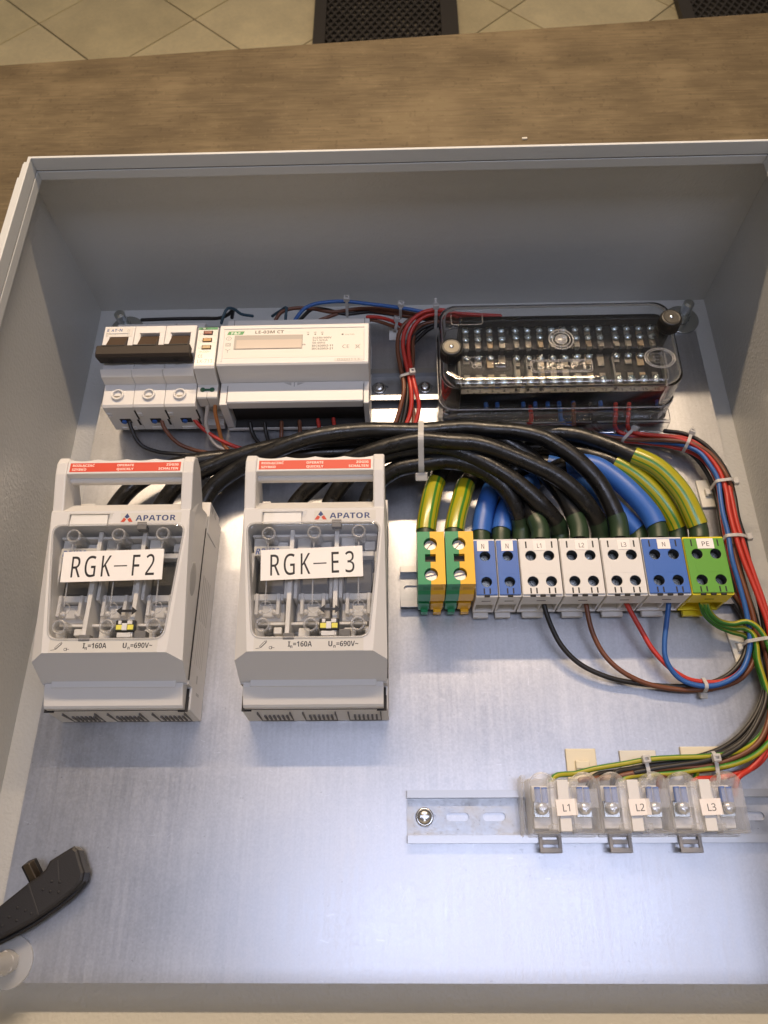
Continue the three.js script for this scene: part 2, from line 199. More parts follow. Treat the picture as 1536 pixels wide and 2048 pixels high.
// a printed plate with its print on top; tilt lets it lie on a slope
function sticker(name, cx, cz, y, w, d, tex, parent, { turn = 0, tilt = 0, thick = 0.25, rough = 0.5, roll = 0 } = {}) {
  const g = new THREE.BoxGeometry(w, thick, d).translate(0, thick / 2, 0).rotateY(turn).rotateZ(roll).rotateX(tilt).translate(cx, y, cz);
  const keep = printed(tex, rough); return part(name, g, keep, parent);
}
const PATHS = {
  c1: [[-35.6,17.0,-75.5],[-32.8,17.0,-85.6],[-29.9,18.0,-95.8],[-23.0,24.0,-107.2],[-6.1,32.0,-117.7],[15.5,36.0,-120.8],[39.5,38.0,-122.1],[63.8,38.0,-114.2],[83.5,34.0,-97.9],[94.1,24.0,-81.3],[97.3,15.0,-71.0],[96.7,13.0,-60.2]],
  c3: [[-66.6,17.0,-75.9],[-63.6,17.0,-86.0],[-60.5,18.0,-95.3],[-50.7,24.0,-109.5],[-33.3,32.0,-123.0],[-5.9,38.0,-131.1],[15.7,42.0,-132.2],[37.4,44.0,-130.1],[55.6,44.0,-123.1],[75.4,43.0,-111.6],[94.9,40.0,-97.7],[112.5,34.0,-81.5],[124.1,24.0,-71.8],[128.3,15.0,-66.1],[127.9,13.0,-58.4]],
  c5: [[-96.9,17.0,-75.4],[-93.3,17.0,-85.5],[-88.7,18.0,-95.7],[-71.4,24.0,-112.2],[-47.8,34.0,-124.4],[-14.1,44.0,-132.4],[15.6,50.0,-135.5],[36.7,52.0,-132.4],[63.4,52.0,-129.1],[86.5,50.0,-120.5],[105.4,48.0,-112.0],[123.5,45.0,-102.8],[139.9,40.0,-90.2],[151.4,32.0,-78.3],[158.5,22.0,-69.6],[160.9,15.0,-62.9],[160.5,13.0,-56.7]],
  c2: [[-247.4,17.0,-75.6],[-244.8,17.0,-85.8],[-240.6,18.0,-96.5],[-227.9,20.0,-112.9],[-205.8,20.0,-127.7],[-165.8,20.0,-137.9],[-114.0,20.0,-140.1],[-53.5,20.0,-142.6],[-1.8,20.0,-141.7],[41.1,18.0,-137.2],[74.4,18.0,-121.9],[93.7,20.0,-101.4],[103.3,24.0,-83.9],[108.6,28.0,-68.3],[109.9,28.0,-61.2],[109.2,28.0,-53.3]],
  c4: [[-210.4,17.0,-75.1],[-207.1,17.0,-85.2],[-202.3,18.0,-95.9],[-190.8,22.0,-111.3],[-167.3,26.0,-123.7],[-137.6,30.0,-134.6],[-103.3,34.0,-141.5],[-65.1,36.0,-146.5],[-22.7,36.0,-148.7],[16.2,36.0,-150.0],[54.4,35.0,-153.0],[76.7,33.0,-148.4],[93.4,30.0,-141.0],[108.3,28.0,-129.7],[120.6,27.0,-112.8],[131.9,28.0,-92.0],[138.8,28.0,-73.7],[140.8,28.0,-62.6],[140.2,28.0,-53.8]],
  c6: [[-177.7,17.0,-74.7],[-173.8,17.0,-84.8],[-168.4,18.0,-95.4],[-158.4,22.0,-110.8],[-137.1,28.0,-124.5],[-111.0,36.0,-134.0],[-77.0,42.0,-144.0],[-35.0,44.0,-148.9],[16.0,44.0,-148.0],[53.0,42.0,-151.5],[75.8,42.0,-149.1],[96.9,42.0,-146.8],[115.9,42.0,-141.1],[132.7,41.0,-130.3],[147.9,39.0,-116.0],[159.7,36.0,-100.7],[168.0,32.0,-83.5],[172.5,29.0,-69.6],[172.9,28.0,-62.1],[172.1,28.0,-53.4]],
  c7: [[18.0,28.0,-50.1],[18.4,28.0,-64.2],[22.3,26.0,-87.7],[28.2,20.0,-111.9],[41.4,14.0,-139.5],[68.3,14.0,-156.8],[98.5,18.0,-159.9],[123.2,22.0,-157.9],[146.4,26.0,-153.5],[168.7,30.0,-142.2],[188.0,34.0,-128.7],[208.6,36.0,-114.4],[224.9,34.0,-92.1],[233.0,30.0,-71.4],[235.5,28.0,-62.2],[234.6,28.0,-52.6]],
  c8: [[40.7,28.0,-49.8],[41.3,28.0,-63.9],[47.1,24.0,-88.4],[56.7,14.0,-117.1],[85.3,9.0,-143.2],[120.6,9.0,-149.7],[148.9,16.0,-142.5],[172.2,24.0,-129.1],[190.3,26.0,-116.1],[206.8,24.0,-98.5],[218.7,19.0,-80.1],[224.3,14.0,-67.9],[223.6,13.0,-57.2]],
  n1: [[63.8,13.0,-54.8],[64.6,13.0,-69.6],[71.0,11.0,-96.9],[81.5,9.0,-118.5],[101.7,9.0,-131.5],[123.6,9.0,-134.6],[141.9,10.0,-126.8],[157.0,12.0,-113.3],[170.5,15.0,-93.5],[185.0,14.0,-76.6],[192.4,13.0,-67.0],[191.2,13.0,-56.3]],
  n2: [[79.8,13.0,-56.8],[81.1,13.0,-69.4],[86.6,10.0,-90.2],[97.7,9.0,-107.1],[115.8,9.0,-119.9],[138.4,18.0,-128.2],[159.9,24.0,-124.4],[175.3,26.0,-111.6],[189.0,28.0,-93.4],[199.3,28.0,-76.0],[203.1,28.0,-62.6],[202.8,28.0,-53.0]],
  mcb_black: [[-242.5,22.0,-181.1],[-240.3,18.0,-172.6],[-232.5,10.0,-159.8],[-218.7,6.0,-154.7],[-199.4,5.0,-152.4],[-170.5,5.0,-149.8],[-143.9,4.0,-149.0]],
  mcb_brown: [[-213.8,22.0,-180.6],[-209.7,18.0,-170.5],[-200.0,10.0,-161.3],[-186.6,6.0,-156.2],[-170.8,5.0,-152.9],[-135.0,4.0,-149.8]],
  mcb_red: [[-186.2,22.0,-181.1],[-176.7,18.0,-171.0],[-159.3,12.0,-160.9],[-143.6,8.0,-155.8],[-125.9,6.0,-152.6],[-99.5,4.0,-152.3]],
  lk_white: [[-166.7,40.0,-192.7],[-169.8,32.0,-183.1],[-172.3,20.0,-171.2],[-166.1,9.0,-159.8],[-155.2,6.0,-155.2],[-135.2,4.0,-152.9]],
  lk_orange: [[-159.3,40.0,-193.6],[-163.0,32.0,-181.4],[-161.6,22.0,-171.3],[-157.9,9.0,-158.6],[-150.5,6.0,-152.5],[-126.2,4.0,-151.2]],
  m_black1: [[-135.8,12.0,-179.4],[-133.7,8.0,-171.3],[-126.5,6.0,-160.9],[-112.9,4.0,-153.1]],
  m_black2: [[-122.7,12.0,-179.1],[-121.5,8.0,-171.1],[-117.1,6.0,-160.7],[-104.0,4.0,-152.9]],
  m_brown1: [[-107.1,14.0,-178.1],[-107.4,9.0,-170.2],[-108.6,6.0,-160.6],[-110.7,4.0,-153.0]],
  m_brown2: [[-91.1,14.0,-178.8],[-90.9,9.0,-172.0],[-90.9,5.0,-160.9],[-90.6,4.0,-152.7]],
  m_red1: [[-74.6,14.0,-180.1],[-73.5,9.0,-172.8],[-72.6,5.0,-162.1],[-72.3,4.0,-152.4]],
  m_red2: [[-60.7,14.0,-180.9],[-60.1,9.0,-173.6],[-59.6,5.0,-161.9],[-59.4,4.0,-152.2]],
  t_blue: [[-98.1,30.0,-280.7],[-92.9,33.0,-286.9],[-87.9,34.0,-291.9],[-79.6,34.0,-295.9],[-67.5,34.0,-298.0],[-51.7,32.0,-300.1],[-28.7,30.0,-298.2],[1.8,28.0,-294.4],[23.3,26.0,-290.8],[56.1,24.0,-287.0],[93.4,24.0,-284.9]],
  t_brown1: [[-118.1,22.0,-288.0],[-113.0,24.0,-295.2],[-102.3,24.0,-299.8],[-85.9,22.0,-301.2],[-64.0,20.0,-298.1],[-43.1,20.0,-301.3],[-21.6,20.0,-301.4],[-0.1,20.0,-297.2],[23.5,18.0,-292.9],[56.7,16.0,-289.0]],
  t_brown2: [[-76.4,18.0,-290.4],[-63.2,18.0,-296.2],[-50.8,18.0,-301.4],[-33.7,17.0,-302.5],[-9.7,17.0,-298.2],[14.1,16.0,-293.6],[47.3,14.0,-289.7]],
  t_black1: [[-95.5,18.0,-290.9],[-83.8,20.0,-302.3],[-71.8,20.0,-301.4],[-52.7,18.0,-297.1],[-28.9,16.0,-300.8],[-5.0,15.0,-297.4],[18.9,14.0,-293.4],[47.4,12.0,-289.6]],
  t_red: [[-30.8,24.0,-287.8],[-22.9,22.0,-289.3],[-13.5,18.0,-290.1],[-4.1,12.0,-290.8],[2.6,6.0,-291.4]],
  t_brown3: [[-31.0,20.0,-288.2],[-24.0,18.0,-288.6],[-14.6,14.0,-288.1],[-6.1,8.0,-288.7],[-0.4,5.0,-287.4]],
  t_teal1: [[-166.9,30.0,-278.7],[-164.6,34.0,-283.6],[-161.0,36.0,-290.7],[-156.0,32.0,-293.5],[-150.5,26.0,-292.6],[-140.9,20.0,-295.1]],
  t_teal2: [[-108.2,24.0,-286.0],[-107.4,28.0,-291.0],[-107.3,28.0,-297.7],[-114.9,20.0,-300.6],[-123.4,12.0,-301.5]],
  t_black2: [[-252.8,6.0,-304.8],[-225.3,6.0,-305.4],[-195.7,6.0,-305.3],[-175.5,8.0,-303.7],[-165.4,14.0,-303.3],[-160.3,20.0,-303.5],[-163.2,10.0,-302.3]],
  v_red1: [[92.4,30.0,-280.9],[60.1,31.0,-283.2],[35.2,32.0,-287.7],[22.1,32.0,-285.6],[10.9,30.0,-278.1],[3.8,26.0,-267.5],[2.2,22.0,-254.6],[4.3,19.0,-239.7],[6.8,17.0,-226.5],[8.9,16.0,-210.6],[9.1,13.0,-196.9],[6.7,8.0,-185.2],[1.1,5.0,-172.9],[-3.9,4.0,-161.6]],
  v_red2: [[92.9,26.0,-280.8],[60.4,27.0,-283.1],[37.2,28.0,-286.4],[24.0,28.0,-284.3],[14.1,26.0,-276.7],[8.4,22.0,-266.0],[7.2,19.0,-252.2],[8.4,18.0,-238.1],[10.9,18.0,-221.2],[13.7,17.0,-205.9],[15.8,13.0,-195.1],[13.4,8.0,-182.4],[8.3,5.0,-170.7],[3.7,4.0,-161.4]],
  v_brown1: [[93.1,24.0,-281.3],[56.0,24.0,-284.6],[33.6,24.0,-287.5],[21.3,26.0,-286.7],[7.2,26.0,-280.4],[-0.9,22.0,-270.4],[-2.9,19.0,-254.2],[-0.8,17.0,-236.8],[1.8,16.0,-222.9],[2.5,16.0,-209.6],[-0.4,13.0,-195.4],[-5.0,8.0,-181.2],[-9.6,5.0,-171.0],[-12.8,4.0,-161.7]],
  v_brown2: [[93.9,18.0,-283.4],[56.4,18.0,-284.9],[29.0,18.0,-285.5],[16.6,17.0,-280.1],[11.7,15.0,-267.0],[11.4,14.0,-250.3],[10.2,13.0,-233.9],[8.1,13.0,-219.9],[8.8,11.0,-202.0],[11.2,6.0,-186.4],[10.1,5.0,-172.8]],
  v_black1: [[94.1,16.0,-283.3],[56.5,16.0,-284.2],[31.9,16.0,-284.7],[18.5,16.0,-277.9],[6.5,15.0,-261.2],[3.8,13.0,-239.7],[4.5,12.0,-222.4],[2.4,10.0,-202.9],[-1.4,6.0,-184.0],[-6.1,4.0,-164.2]],
  v_black2: [[94.4,14.0,-283.8],[56.6,14.0,-284.6],[33.8,14.0,-284.0],[21.3,14.0,-274.7],[8.7,13.0,-256.9],[6.1,12.0,-234.7],[6.3,12.0,-217.9],[4.6,10.0,-197.4],[1.2,6.0,-181.3],[-2.6,4.0,-164.2]],
  r_red1: [[188.8,20.0,-189.2],[188.2,16.0,-177.1],[187.5,12.0,-171.4],[191.2,10.0,-165.9],[198.5,10.0,-161.6],[208.4,11.0,-159.8],[226.3,13.0,-158.7],[243.6,15.0,-155.1],[256.4,16.0,-147.2],[264.9,17.0,-135.5],[269.8,18.0,-121.7],[271.8,18.0,-108.3],[271.9,18.0,-92.8],[271.6,18.0,-73.1],[272.9,18.0,-53.9],[275.7,18.0,-26.3],[278.2,18.0,-3.9],[279.3,18.0,18.6],[278.5,17.0,45.3],[273.8,16.0,71.1],[266.5,15.0,92.3],[258.1,14.0,107.8],[247.4,12.0,117.4],[233.0,12.0,122.1],[217.7,14.0,125.0],[201.9,16.0,127.1],[198.5,14.0,134.5]],
  r_red2: [[200.6,20.0,-188.9],[199.1,16.0,-176.9],[198.8,12.0,-170.7],[201.9,14.0,-162.6],[210.7,16.0,-158.6],[223.9,19.0,-155.0],[239.5,20.0,-150.6],[254.0,20.0,-141.4],[261.3,20.0,-130.9],[266.4,20.0,-116.3],[267.8,20.0,-100.2],[266.7,20.0,-82.6],[267.1,20.0,-62.8],[269.0,20.0,-39.2],[272.2,20.0,-19.3],[274.5,20.0,-3.2],[276.4,20.0,14.0],[275.5,19.0,38.2],[272.0,17.0,67.6],[264.7,16.0,90.7],[253.8,15.0,109.6],[243.4,14.0,119.0],[232.9,16.0,125.3],[229.4,14.0,136.3]],
  r_red3: [[113.6,20.0,-187.4],[114.5,14.0,-177.7],[112.2,9.0,-173.6],[122.8,6.0,-168.0],[148.8,6.0,-163.4],[183.2,7.0,-159.1],[210.7,8.0,-155.4],[233.1,10.0,-149.8],[252.3,12.0,-140.7],[261.4,13.0,-127.6],[265.2,13.0,-112.0],[264.9,12.0,-93.6],[263.2,12.0,-68.4],[263.1,12.0,-41.8],[264.6,12.0,-14.1],[266.1,12.0,8.5],[264.7,10.0,25.8],[259.9,9.0,40.0],[249.8,9.0,50.6],[236.5,9.0,55.8],[223.5,9.0,55.7],[212.3,10.0,53.6],[200.0,12.0,45.6],[188.8,14.0,32.2],[180.9,16.0,15.4],[173.0,20.0,-0.6],[170.8,22.0,-5.2]],
  r_blue: [[139.9,20.0,-186.9],[140.3,16.0,-175.9],[150.7,10.0,-171.8],[166.4,8.0,-167.0],[195.8,9.0,-159.7],[219.2,12.0,-153.3],[232.0,14.0,-150.9],[243.9,17.0,-145.8],[253.6,19.0,-137.5],[258.7,20.0,-126.1],[263.1,20.0,-112.1],[262.2,20.0,-97.0],[261.1,20.0,-79.1],[261.6,20.0,-62.9],[260.4,20.0,-39.3],[262.6,18.0,-17.7],[264.3,16.0,3.8],[263.7,14.0,23.1],[261.4,12.0,34.2],[253.8,12.0,47.2],[243.7,12.0,54.7],[231.0,12.0,59.1],[218.5,12.0,59.0],[206.7,12.0,54.4],[199.6,14.0,46.5],[196.4,16.0,37.5],[197.0,18.0,27.6],[200.4,20.0,12.5],[203.3,22.0,-0.0],[203.9,24.0,-5.0]],
  r_brown: [[152.1,20.0,-189.9],[151.5,16.0,-177.8],[152.6,11.0,-170.6],[170.2,9.0,-164.3],[199.3,11.0,-156.9],[226.6,18.0,-151.5],[246.5,20.0,-147.0],[259.3,21.0,-137.7],[267.2,21.0,-124.4],[271.2,21.0,-110.9],[274.3,16.0,-100.8],[269.8,13.0,-76.9],[266.9,13.0,-54.4],[267.3,13.0,-32.7],[269.1,13.0,-11.6],[270.7,12.0,8.6],[269.3,10.0,25.9],[264.6,8.0,40.9],[252.7,7.0,53.2],[236.6,7.0,59.1],[219.0,7.0,61.2],[199.1,7.0,60.0],[180.8,8.0,55.9],[162.9,10.0,46.4],[151.3,12.0,33.7],[144.0,16.0,17.5],[141.1,20.0,-0.6],[140.5,22.0,-5.6]],
  r_black: [[166.5,20.0,-189.6],[167.4,14.0,-178.8],[171.4,8.0,-172.2],[188.7,6.0,-165.8],[218.4,6.0,-159.1],[238.3,8.0,-151.4],[251.3,9.0,-141.5],[259.3,9.0,-126.5],[263.3,8.0,-112.4],[264.2,8.0,-93.3],[263.0,8.0,-70.2],[262.6,8.0,-43.4],[263.7,8.0,-15.5],[265.2,8.0,9.2],[263.0,7.0,26.9],[256.3,7.0,39.4],[244.8,6.0,49.8],[230.1,6.0,55.8],[214.8,6.0,57.9],[196.4,5.0,57.6],[173.9,6.0,55.4],[153.3,8.0,51.1],[133.3,10.0,41.5],[120.8,13.0,29.0],[113.2,17.0,14.3],[108.6,21.0,-0.5],[108.1,22.0,-5.9]],
  r_dark1: [[230.5,12.0,-164.4],[245.6,16.0,-158.5],[259.1,18.0,-147.0],[268.7,18.0,-131.0],[274.2,17.0,-114.5],[275.5,16.0,-98.4],[274.5,16.0,-77.6],[276.1,15.0,-60.1],[276.3,14.0,-36.5],[277.3,13.0,-13.6],[277.5,12.0,8.6],[275.2,12.0,36.3],[270.1,12.0,62.8],[260.2,12.0,81.0],[246.1,12.0,96.6],[229.8,12.0,106.3],[212.5,13.0,111.5],[196.1,13.0,113.9],[176.3,12.0,115.7],[163.9,12.0,118.0],[147.3,14.0,121.9],[144.9,14.0,134.3]],
  r_dark2: [[227.0,8.0,-161.8],[245.4,9.0,-156.8],[257.4,10.0,-145.8],[265.8,10.0,-131.7],[269.6,9.0,-114.1],[270.9,8.0,-93.2],[270.4,8.0,-70.1],[270.6,8.0,-43.3],[271.9,8.0,-15.5],[274.1,8.0,7.3],[274.2,8.0,31.2],[269.8,8.0,58.1],[260.6,8.0,76.6],[245.5,8.0,93.1],[230.2,9.0,103.0],[213.6,9.0,108.9],[193.4,9.0,112.2],[175.1,9.0,115.3],[153.1,9.0,119.3],[134.2,12.0,123.0],[126.3,14.0,132.6]],
  r_dark3: [[259.5,6.0,-12.1],[266.5,6.0,6.6],[270.6,8.0,27.3],[270.4,9.0,47.0],[265.7,14.0,68.7],[256.8,15.0,84.4],[243.1,16.0,100.1],[228.1,17.0,109.1],[211.7,17.0,113.8],[194.0,16.0,116.3],[176.4,15.0,118.5],[162.2,14.0,121.0]],
  r_brown_low: [[261.6,9.0,-13.1],[269.0,10.0,5.9],[273.8,12.0,32.4],[271.1,13.0,63.0],[263.9,14.0,85.0],[254.3,15.0,99.3],[243.4,15.0,107.2],[227.3,15.0,113.6],[210.8,15.0,116.9],[188.8,15.0,117.9],[169.4,14.0,120.0],[149.8,13.0,123.2],[123.0,13.0,125.8]],
  r_brown_low2: [[264.1,7.0,-11.7],[273.0,7.0,7.0],[277.0,9.0,35.4],[275.3,10.0,66.0],[266.9,11.0,88.7],[258.2,11.0,102.1],[246.3,11.0,110.7],[229.2,11.0,116.5],[212.8,11.0,119.1],[194.8,11.0,121.1],[179.2,14.0,124.8],[176.8,14.0,135.4]],
  gy1: [[232.9,22.0,-1.3],[234.8,20.0,4.4],[241.2,18.0,10.7],[250.9,18.0,13.5],[261.0,20.0,12.3],[266.9,21.0,16.2],[270.9,21.0,23.3],[273.4,20.0,32.7],[274.8,18.0,53.1],[273.2,17.0,74.9],[266.6,17.0,92.7],[258.1,17.0,102.4],[246.9,17.0,110.3],[234.2,17.0,115.3],[222.2,16.0,117.8],[206.5,15.0,119.3],[190.3,14.0,121.5],[154.9,13.0,124.5],[148.9,14.0,131.0]],
  gy2: [[230.7,22.0,-1.4],[233.2,18.0,4.6],[240.0,15.0,10.9],[251.3,14.0,15.4],[261.0,15.0,16.3],[265.9,16.0,21.4],[266.4,16.0,29.6],[265.5,15.0,40.9],[266.8,14.0,52.0],[267.9,14.0,66.9],[266.2,14.0,81.4],[259.4,13.0,92.6],[246.9,14.0,102.5],[230.7,16.0,108.6],[211.2,17.0,110.8],[191.7,16.0,111.2],[172.1,15.0,112.3],[156.3,13.0,114.7],[133.3,12.0,118.2],[120.6,10.0,121.0],[105.9,12.0,122.9],[100.5,14.0,130.8]],
  gy3: [[228.4,22.0,-1.4],[233.1,14.0,4.8],[241.2,11.0,12.0],[252.4,10.0,17.4],[262.0,10.0,20.7],[266.6,10.0,27.8],[266.3,10.0,39.5],[268.0,9.0,54.5],[268.9,9.0,76.8],[261.7,9.0,93.3],[246.9,9.0,105.2],[228.9,9.0,112.8],[210.4,9.0,116.8],[204.2,12.0,126.0],[200.2,14.0,132.9]],
};

// ---------- lamps ----------
for (const L of LAMPS) {
  const [x, y, z] = L.at.map(v => v * 1000), w = L.size[0] * 1000, d = L.size[1] * 1000;
  const t = thing(L.name, L.label, 'lamp', [x, y, z]);
  const tilt = new THREE.Group();
  const glow = new THREE.MeshStandardMaterial({ color: 0xffffff, emissive: rgb(...L.color), emissiveIntensity: Math.min(L.power, 20) });
  const q = new THREE.Quaternion().setFromUnitVectors(V3(0, -1, 0), V3(...L.to).sub(V3(...L.at)).normalize());
  const place = g => g.applyQuaternion(q).translate(x, y, z);
  part('lamp_housing', place(bx(-w / 2 - 8, w / 2 + 8, 4, 50, -d / 2 - 8, d / 2 + 8)), M.white, t);
  part('lamp_diffuser', place(bx(-w / 2, w / 2, 0, 3, -d / 2, d / 2)), glow, t);
  const light = new THREE.RectAreaLight(rgb(...L.color), L.power, L.size[0], L.size[1]);
  const dir = V3(...L.to).sub(V3(...L.at)).normalize();
  light.position.set(...L.at).addScaledVector(dir, 0.004); light.lookAt(...L.to); scene.add(light);
}

// ---------- floor, table ----------
const FY = -750;
{
  const n = 512, tile = (a) => dataTex(n, i => { const v = 0.86 + 0.12 * (blot[i] - 0.5) + 0.05 * (fine[i] - 0.5) - (fine[i] > 0.86 ? 0.12 : 0); return [v * a[0], v * a[1], v * a[2]]; }, true);
  const tileMats = [[1, 0.92, 0.7], [0.97, 0.89, 0.68], [1.02, 0.94, 0.73]].map(a => { const m = std([1, 1, 1], 0.45, { map: tile(a) }, 420); return m; });
  const floor = single('floor', bx(-3000, 3000, FY - 20, FY - 5, -4000, 1500), std([0.12, 0.1, 0.08], 0.9)); floor.userData.kind = 'structure';
  const P = 323, h = P / 2 - 2.2;
  for (let i = -9; i <= 9; i++) for (let j = -9; j <= 9; j++) {
    const u = (i + 0.5) * P, v = (j + 0.5) * P, x = -585 + (u + v) * Math.SQRT1_2, z = -2071 + (u - v) * Math.SQRT1_2;
    if (z < -2900 || z > -1350 || Math.abs(x) > 1800) continue;
    part('floor_tile', rb(-h, h, -8, 0, -h, h, 1.2).rotateY(Math.PI / 4).translate(x, FY + (rnd() - 0.5) * 0.8, z), tileMats[Math.floor(rnd() * 3)], floor);
  }
  const grain = noiseField(1024, 12, 4, 2.4, 22), ridge = noiseField(1024, 12, 2, 0.5, 24), mott = noiseField(1024, 14, 6, 0.8, 1.1), speck = noiseField(1024, 120, 2), vein = noiseField(1024, 4, 4, 0.8, 3);
  const woodV = i => { const m = (mott[i] - 0.5) * 1.5 + (grain[i] - 0.5) * 0.75 + (ridge[i] - 0.5) * 0.4 + (vein[i] - 0.5) * 0.7; return Math.max(0, Math.min(1, 0.5 + m)) - (speck[i] < 0.22 ? 0.28 : 0) + (speck[i] > 0.82 ? 0.2 : 0); };
  const wood = dataTex(1024, i => { const v = woodV(i); return [0.345 + 0.13 * v, 0.285 + 0.125 * v, 0.18 + 0.115 * v]; }, true);
  const woodBump = dataTex(1024, i => 0.5 * ridge[i] + 0.3 * grain[i] + 0.2 * speck[i]);
  const woodRough = dataTex(512, i => 0.62 + 0.3 * (blot[i] - 0.5));
  M.wood = std([0.86, 0.86, 0.84], 1, { map: wood, roughnessMap: woodRough, bumpMap: woodBump, bumpScale: 0.0004 }, 620);
  const tb = thing('work_table', 'brown wood-grain laminate worktop under the open grey cabinet', 'table', [0, -750, -100]);
  const turn = 0.0667, c0 = V3(0, 0, -787.2), at = g => g.rotateY(turn).translate(0, 0, c0.z);
  part('tabletop', at(rb(-1300, 1300, -60, -24, 0, 1500, 1.5)), M.wood, tb);
  for (const sx of [-1, 1]) for (const z of [80, 1400]) part('leg', at(rb(sx * 1150 - 30, sx * 1150 + 30, FY, -61, z, z + 60, 4)), M.dark, tb);
  // loose wood chips and a short wire offcut lying on the table
  const chip = (x, z, a, L) => single('wood_chip', rb(-L / 2, L / 2, -23.9, -21.9, -1.3, 1.3, 0.5).rotateY(a).translate(x, 0, z), M.creamLight);
  [[-42, -494, 1.3, 7, 'pale wood chip on the worktop just beyond the middle of the far cabinet wall'], [148, -590, 0.1, 6, 'small pale wood chip lying on the right half of the worktop'], [-160, -530, 0.8, 4, 'tiny pale wood chip on the left half of the worktop']].forEach(([x, z, a, L, label]) => tag(chip(x, z, a, L), label, 'wood chip'));
  const curl = single('metal_shaving', tube([[-220, -22.6, -558], [-210, -21, -563], [-200, -22, -561], [-192, -22.8, -557]], 0.8, 3, 6), M.screw); tag(curl, 'curled grey metal shaving lying on the left of the worktop', 'metal shaving');
  M.grate = std([0.05, 0.04, 0.028], 0.6);
  // floor gratings
  const grate = (x0, x1, z1, label) => {
    const t = thing('floor_grating', label, 'grating', [(x0 + x1) / 2, FY, z1 - 400]);
    const z0 = z1 - 900, W = 34;
    for (const f of [bx(x0, x0 + W, FY, FY + 22, z0, z1), bx(x1 - W - 14, x1, FY, FY + 22, z0, z1), bx(x0 + W, x1 - W - 14, FY, FY + 22, z1 - 12, z1), bx(x0 + W, x1 - W - 14, FY, FY + 22, z0, z0 + W)]) part('frame_bar', f, M.grate, t);
    part('tray', bx(x0 + W, x1 - W - 14, FY, FY + 4, z0 + W, z1 - 12), std([0.26, 0.22, 0.15], 0.8, { map: dataTex(512, i => 0.35 + 0.9 * blot[i] * fine[i] * 2, true) }, 300), t);
    const bars = [], a0 = x0 + W, a1 = x1 - W - 14, L = 470, dx = 23;
    for (let x = a0 - L; x < a1 + L; x += dx) for (const s of [1, -1]) {   // strands from the near edge backwards, clipped to the frame
      let p = V2(x, 0), q = V2(x + s * L * 0.62, L);
      const cl = (p, q) => { const d = q.x - p.x; let t0 = 0, t1 = 1; const tA = (a0 - p.x) / d, tB = (a1 - p.x) / d; t0 = Math.max(0, Math.min(tA, tB)); t1 = Math.min(1, Math.max(tA, tB)); return t1 - t0 > 0.02 ? [t0, t1] : null; };
      const r = cl(p, q); if (!r) continue;
      const A = p.clone().lerp(q, r[0]), B = p.clone().lerp(q, r[1]), len = A.distanceTo(B);
      bars.push(bx(-2.6, 2.6, 10, 15 + (s > 0 ? 1 : 0), 0, len).rotateY(Math.atan2(B.x - A.x, -(B.y - A.y))).translate(A.x, FY, z1 - 12 - A.y));
    }
    part('mesh_panel', bars, std([0.045, 0.036, 0.026], 0.6), t).userData.kind = 'stuff';
  };
  grate(-232, 176, -1800, 'black framed diamond-mesh floor grating at the top middle beyond the table');
  grate(800, 1200, -1900, 'black framed diamond-mesh floor grating at the top right beyond the table');
}

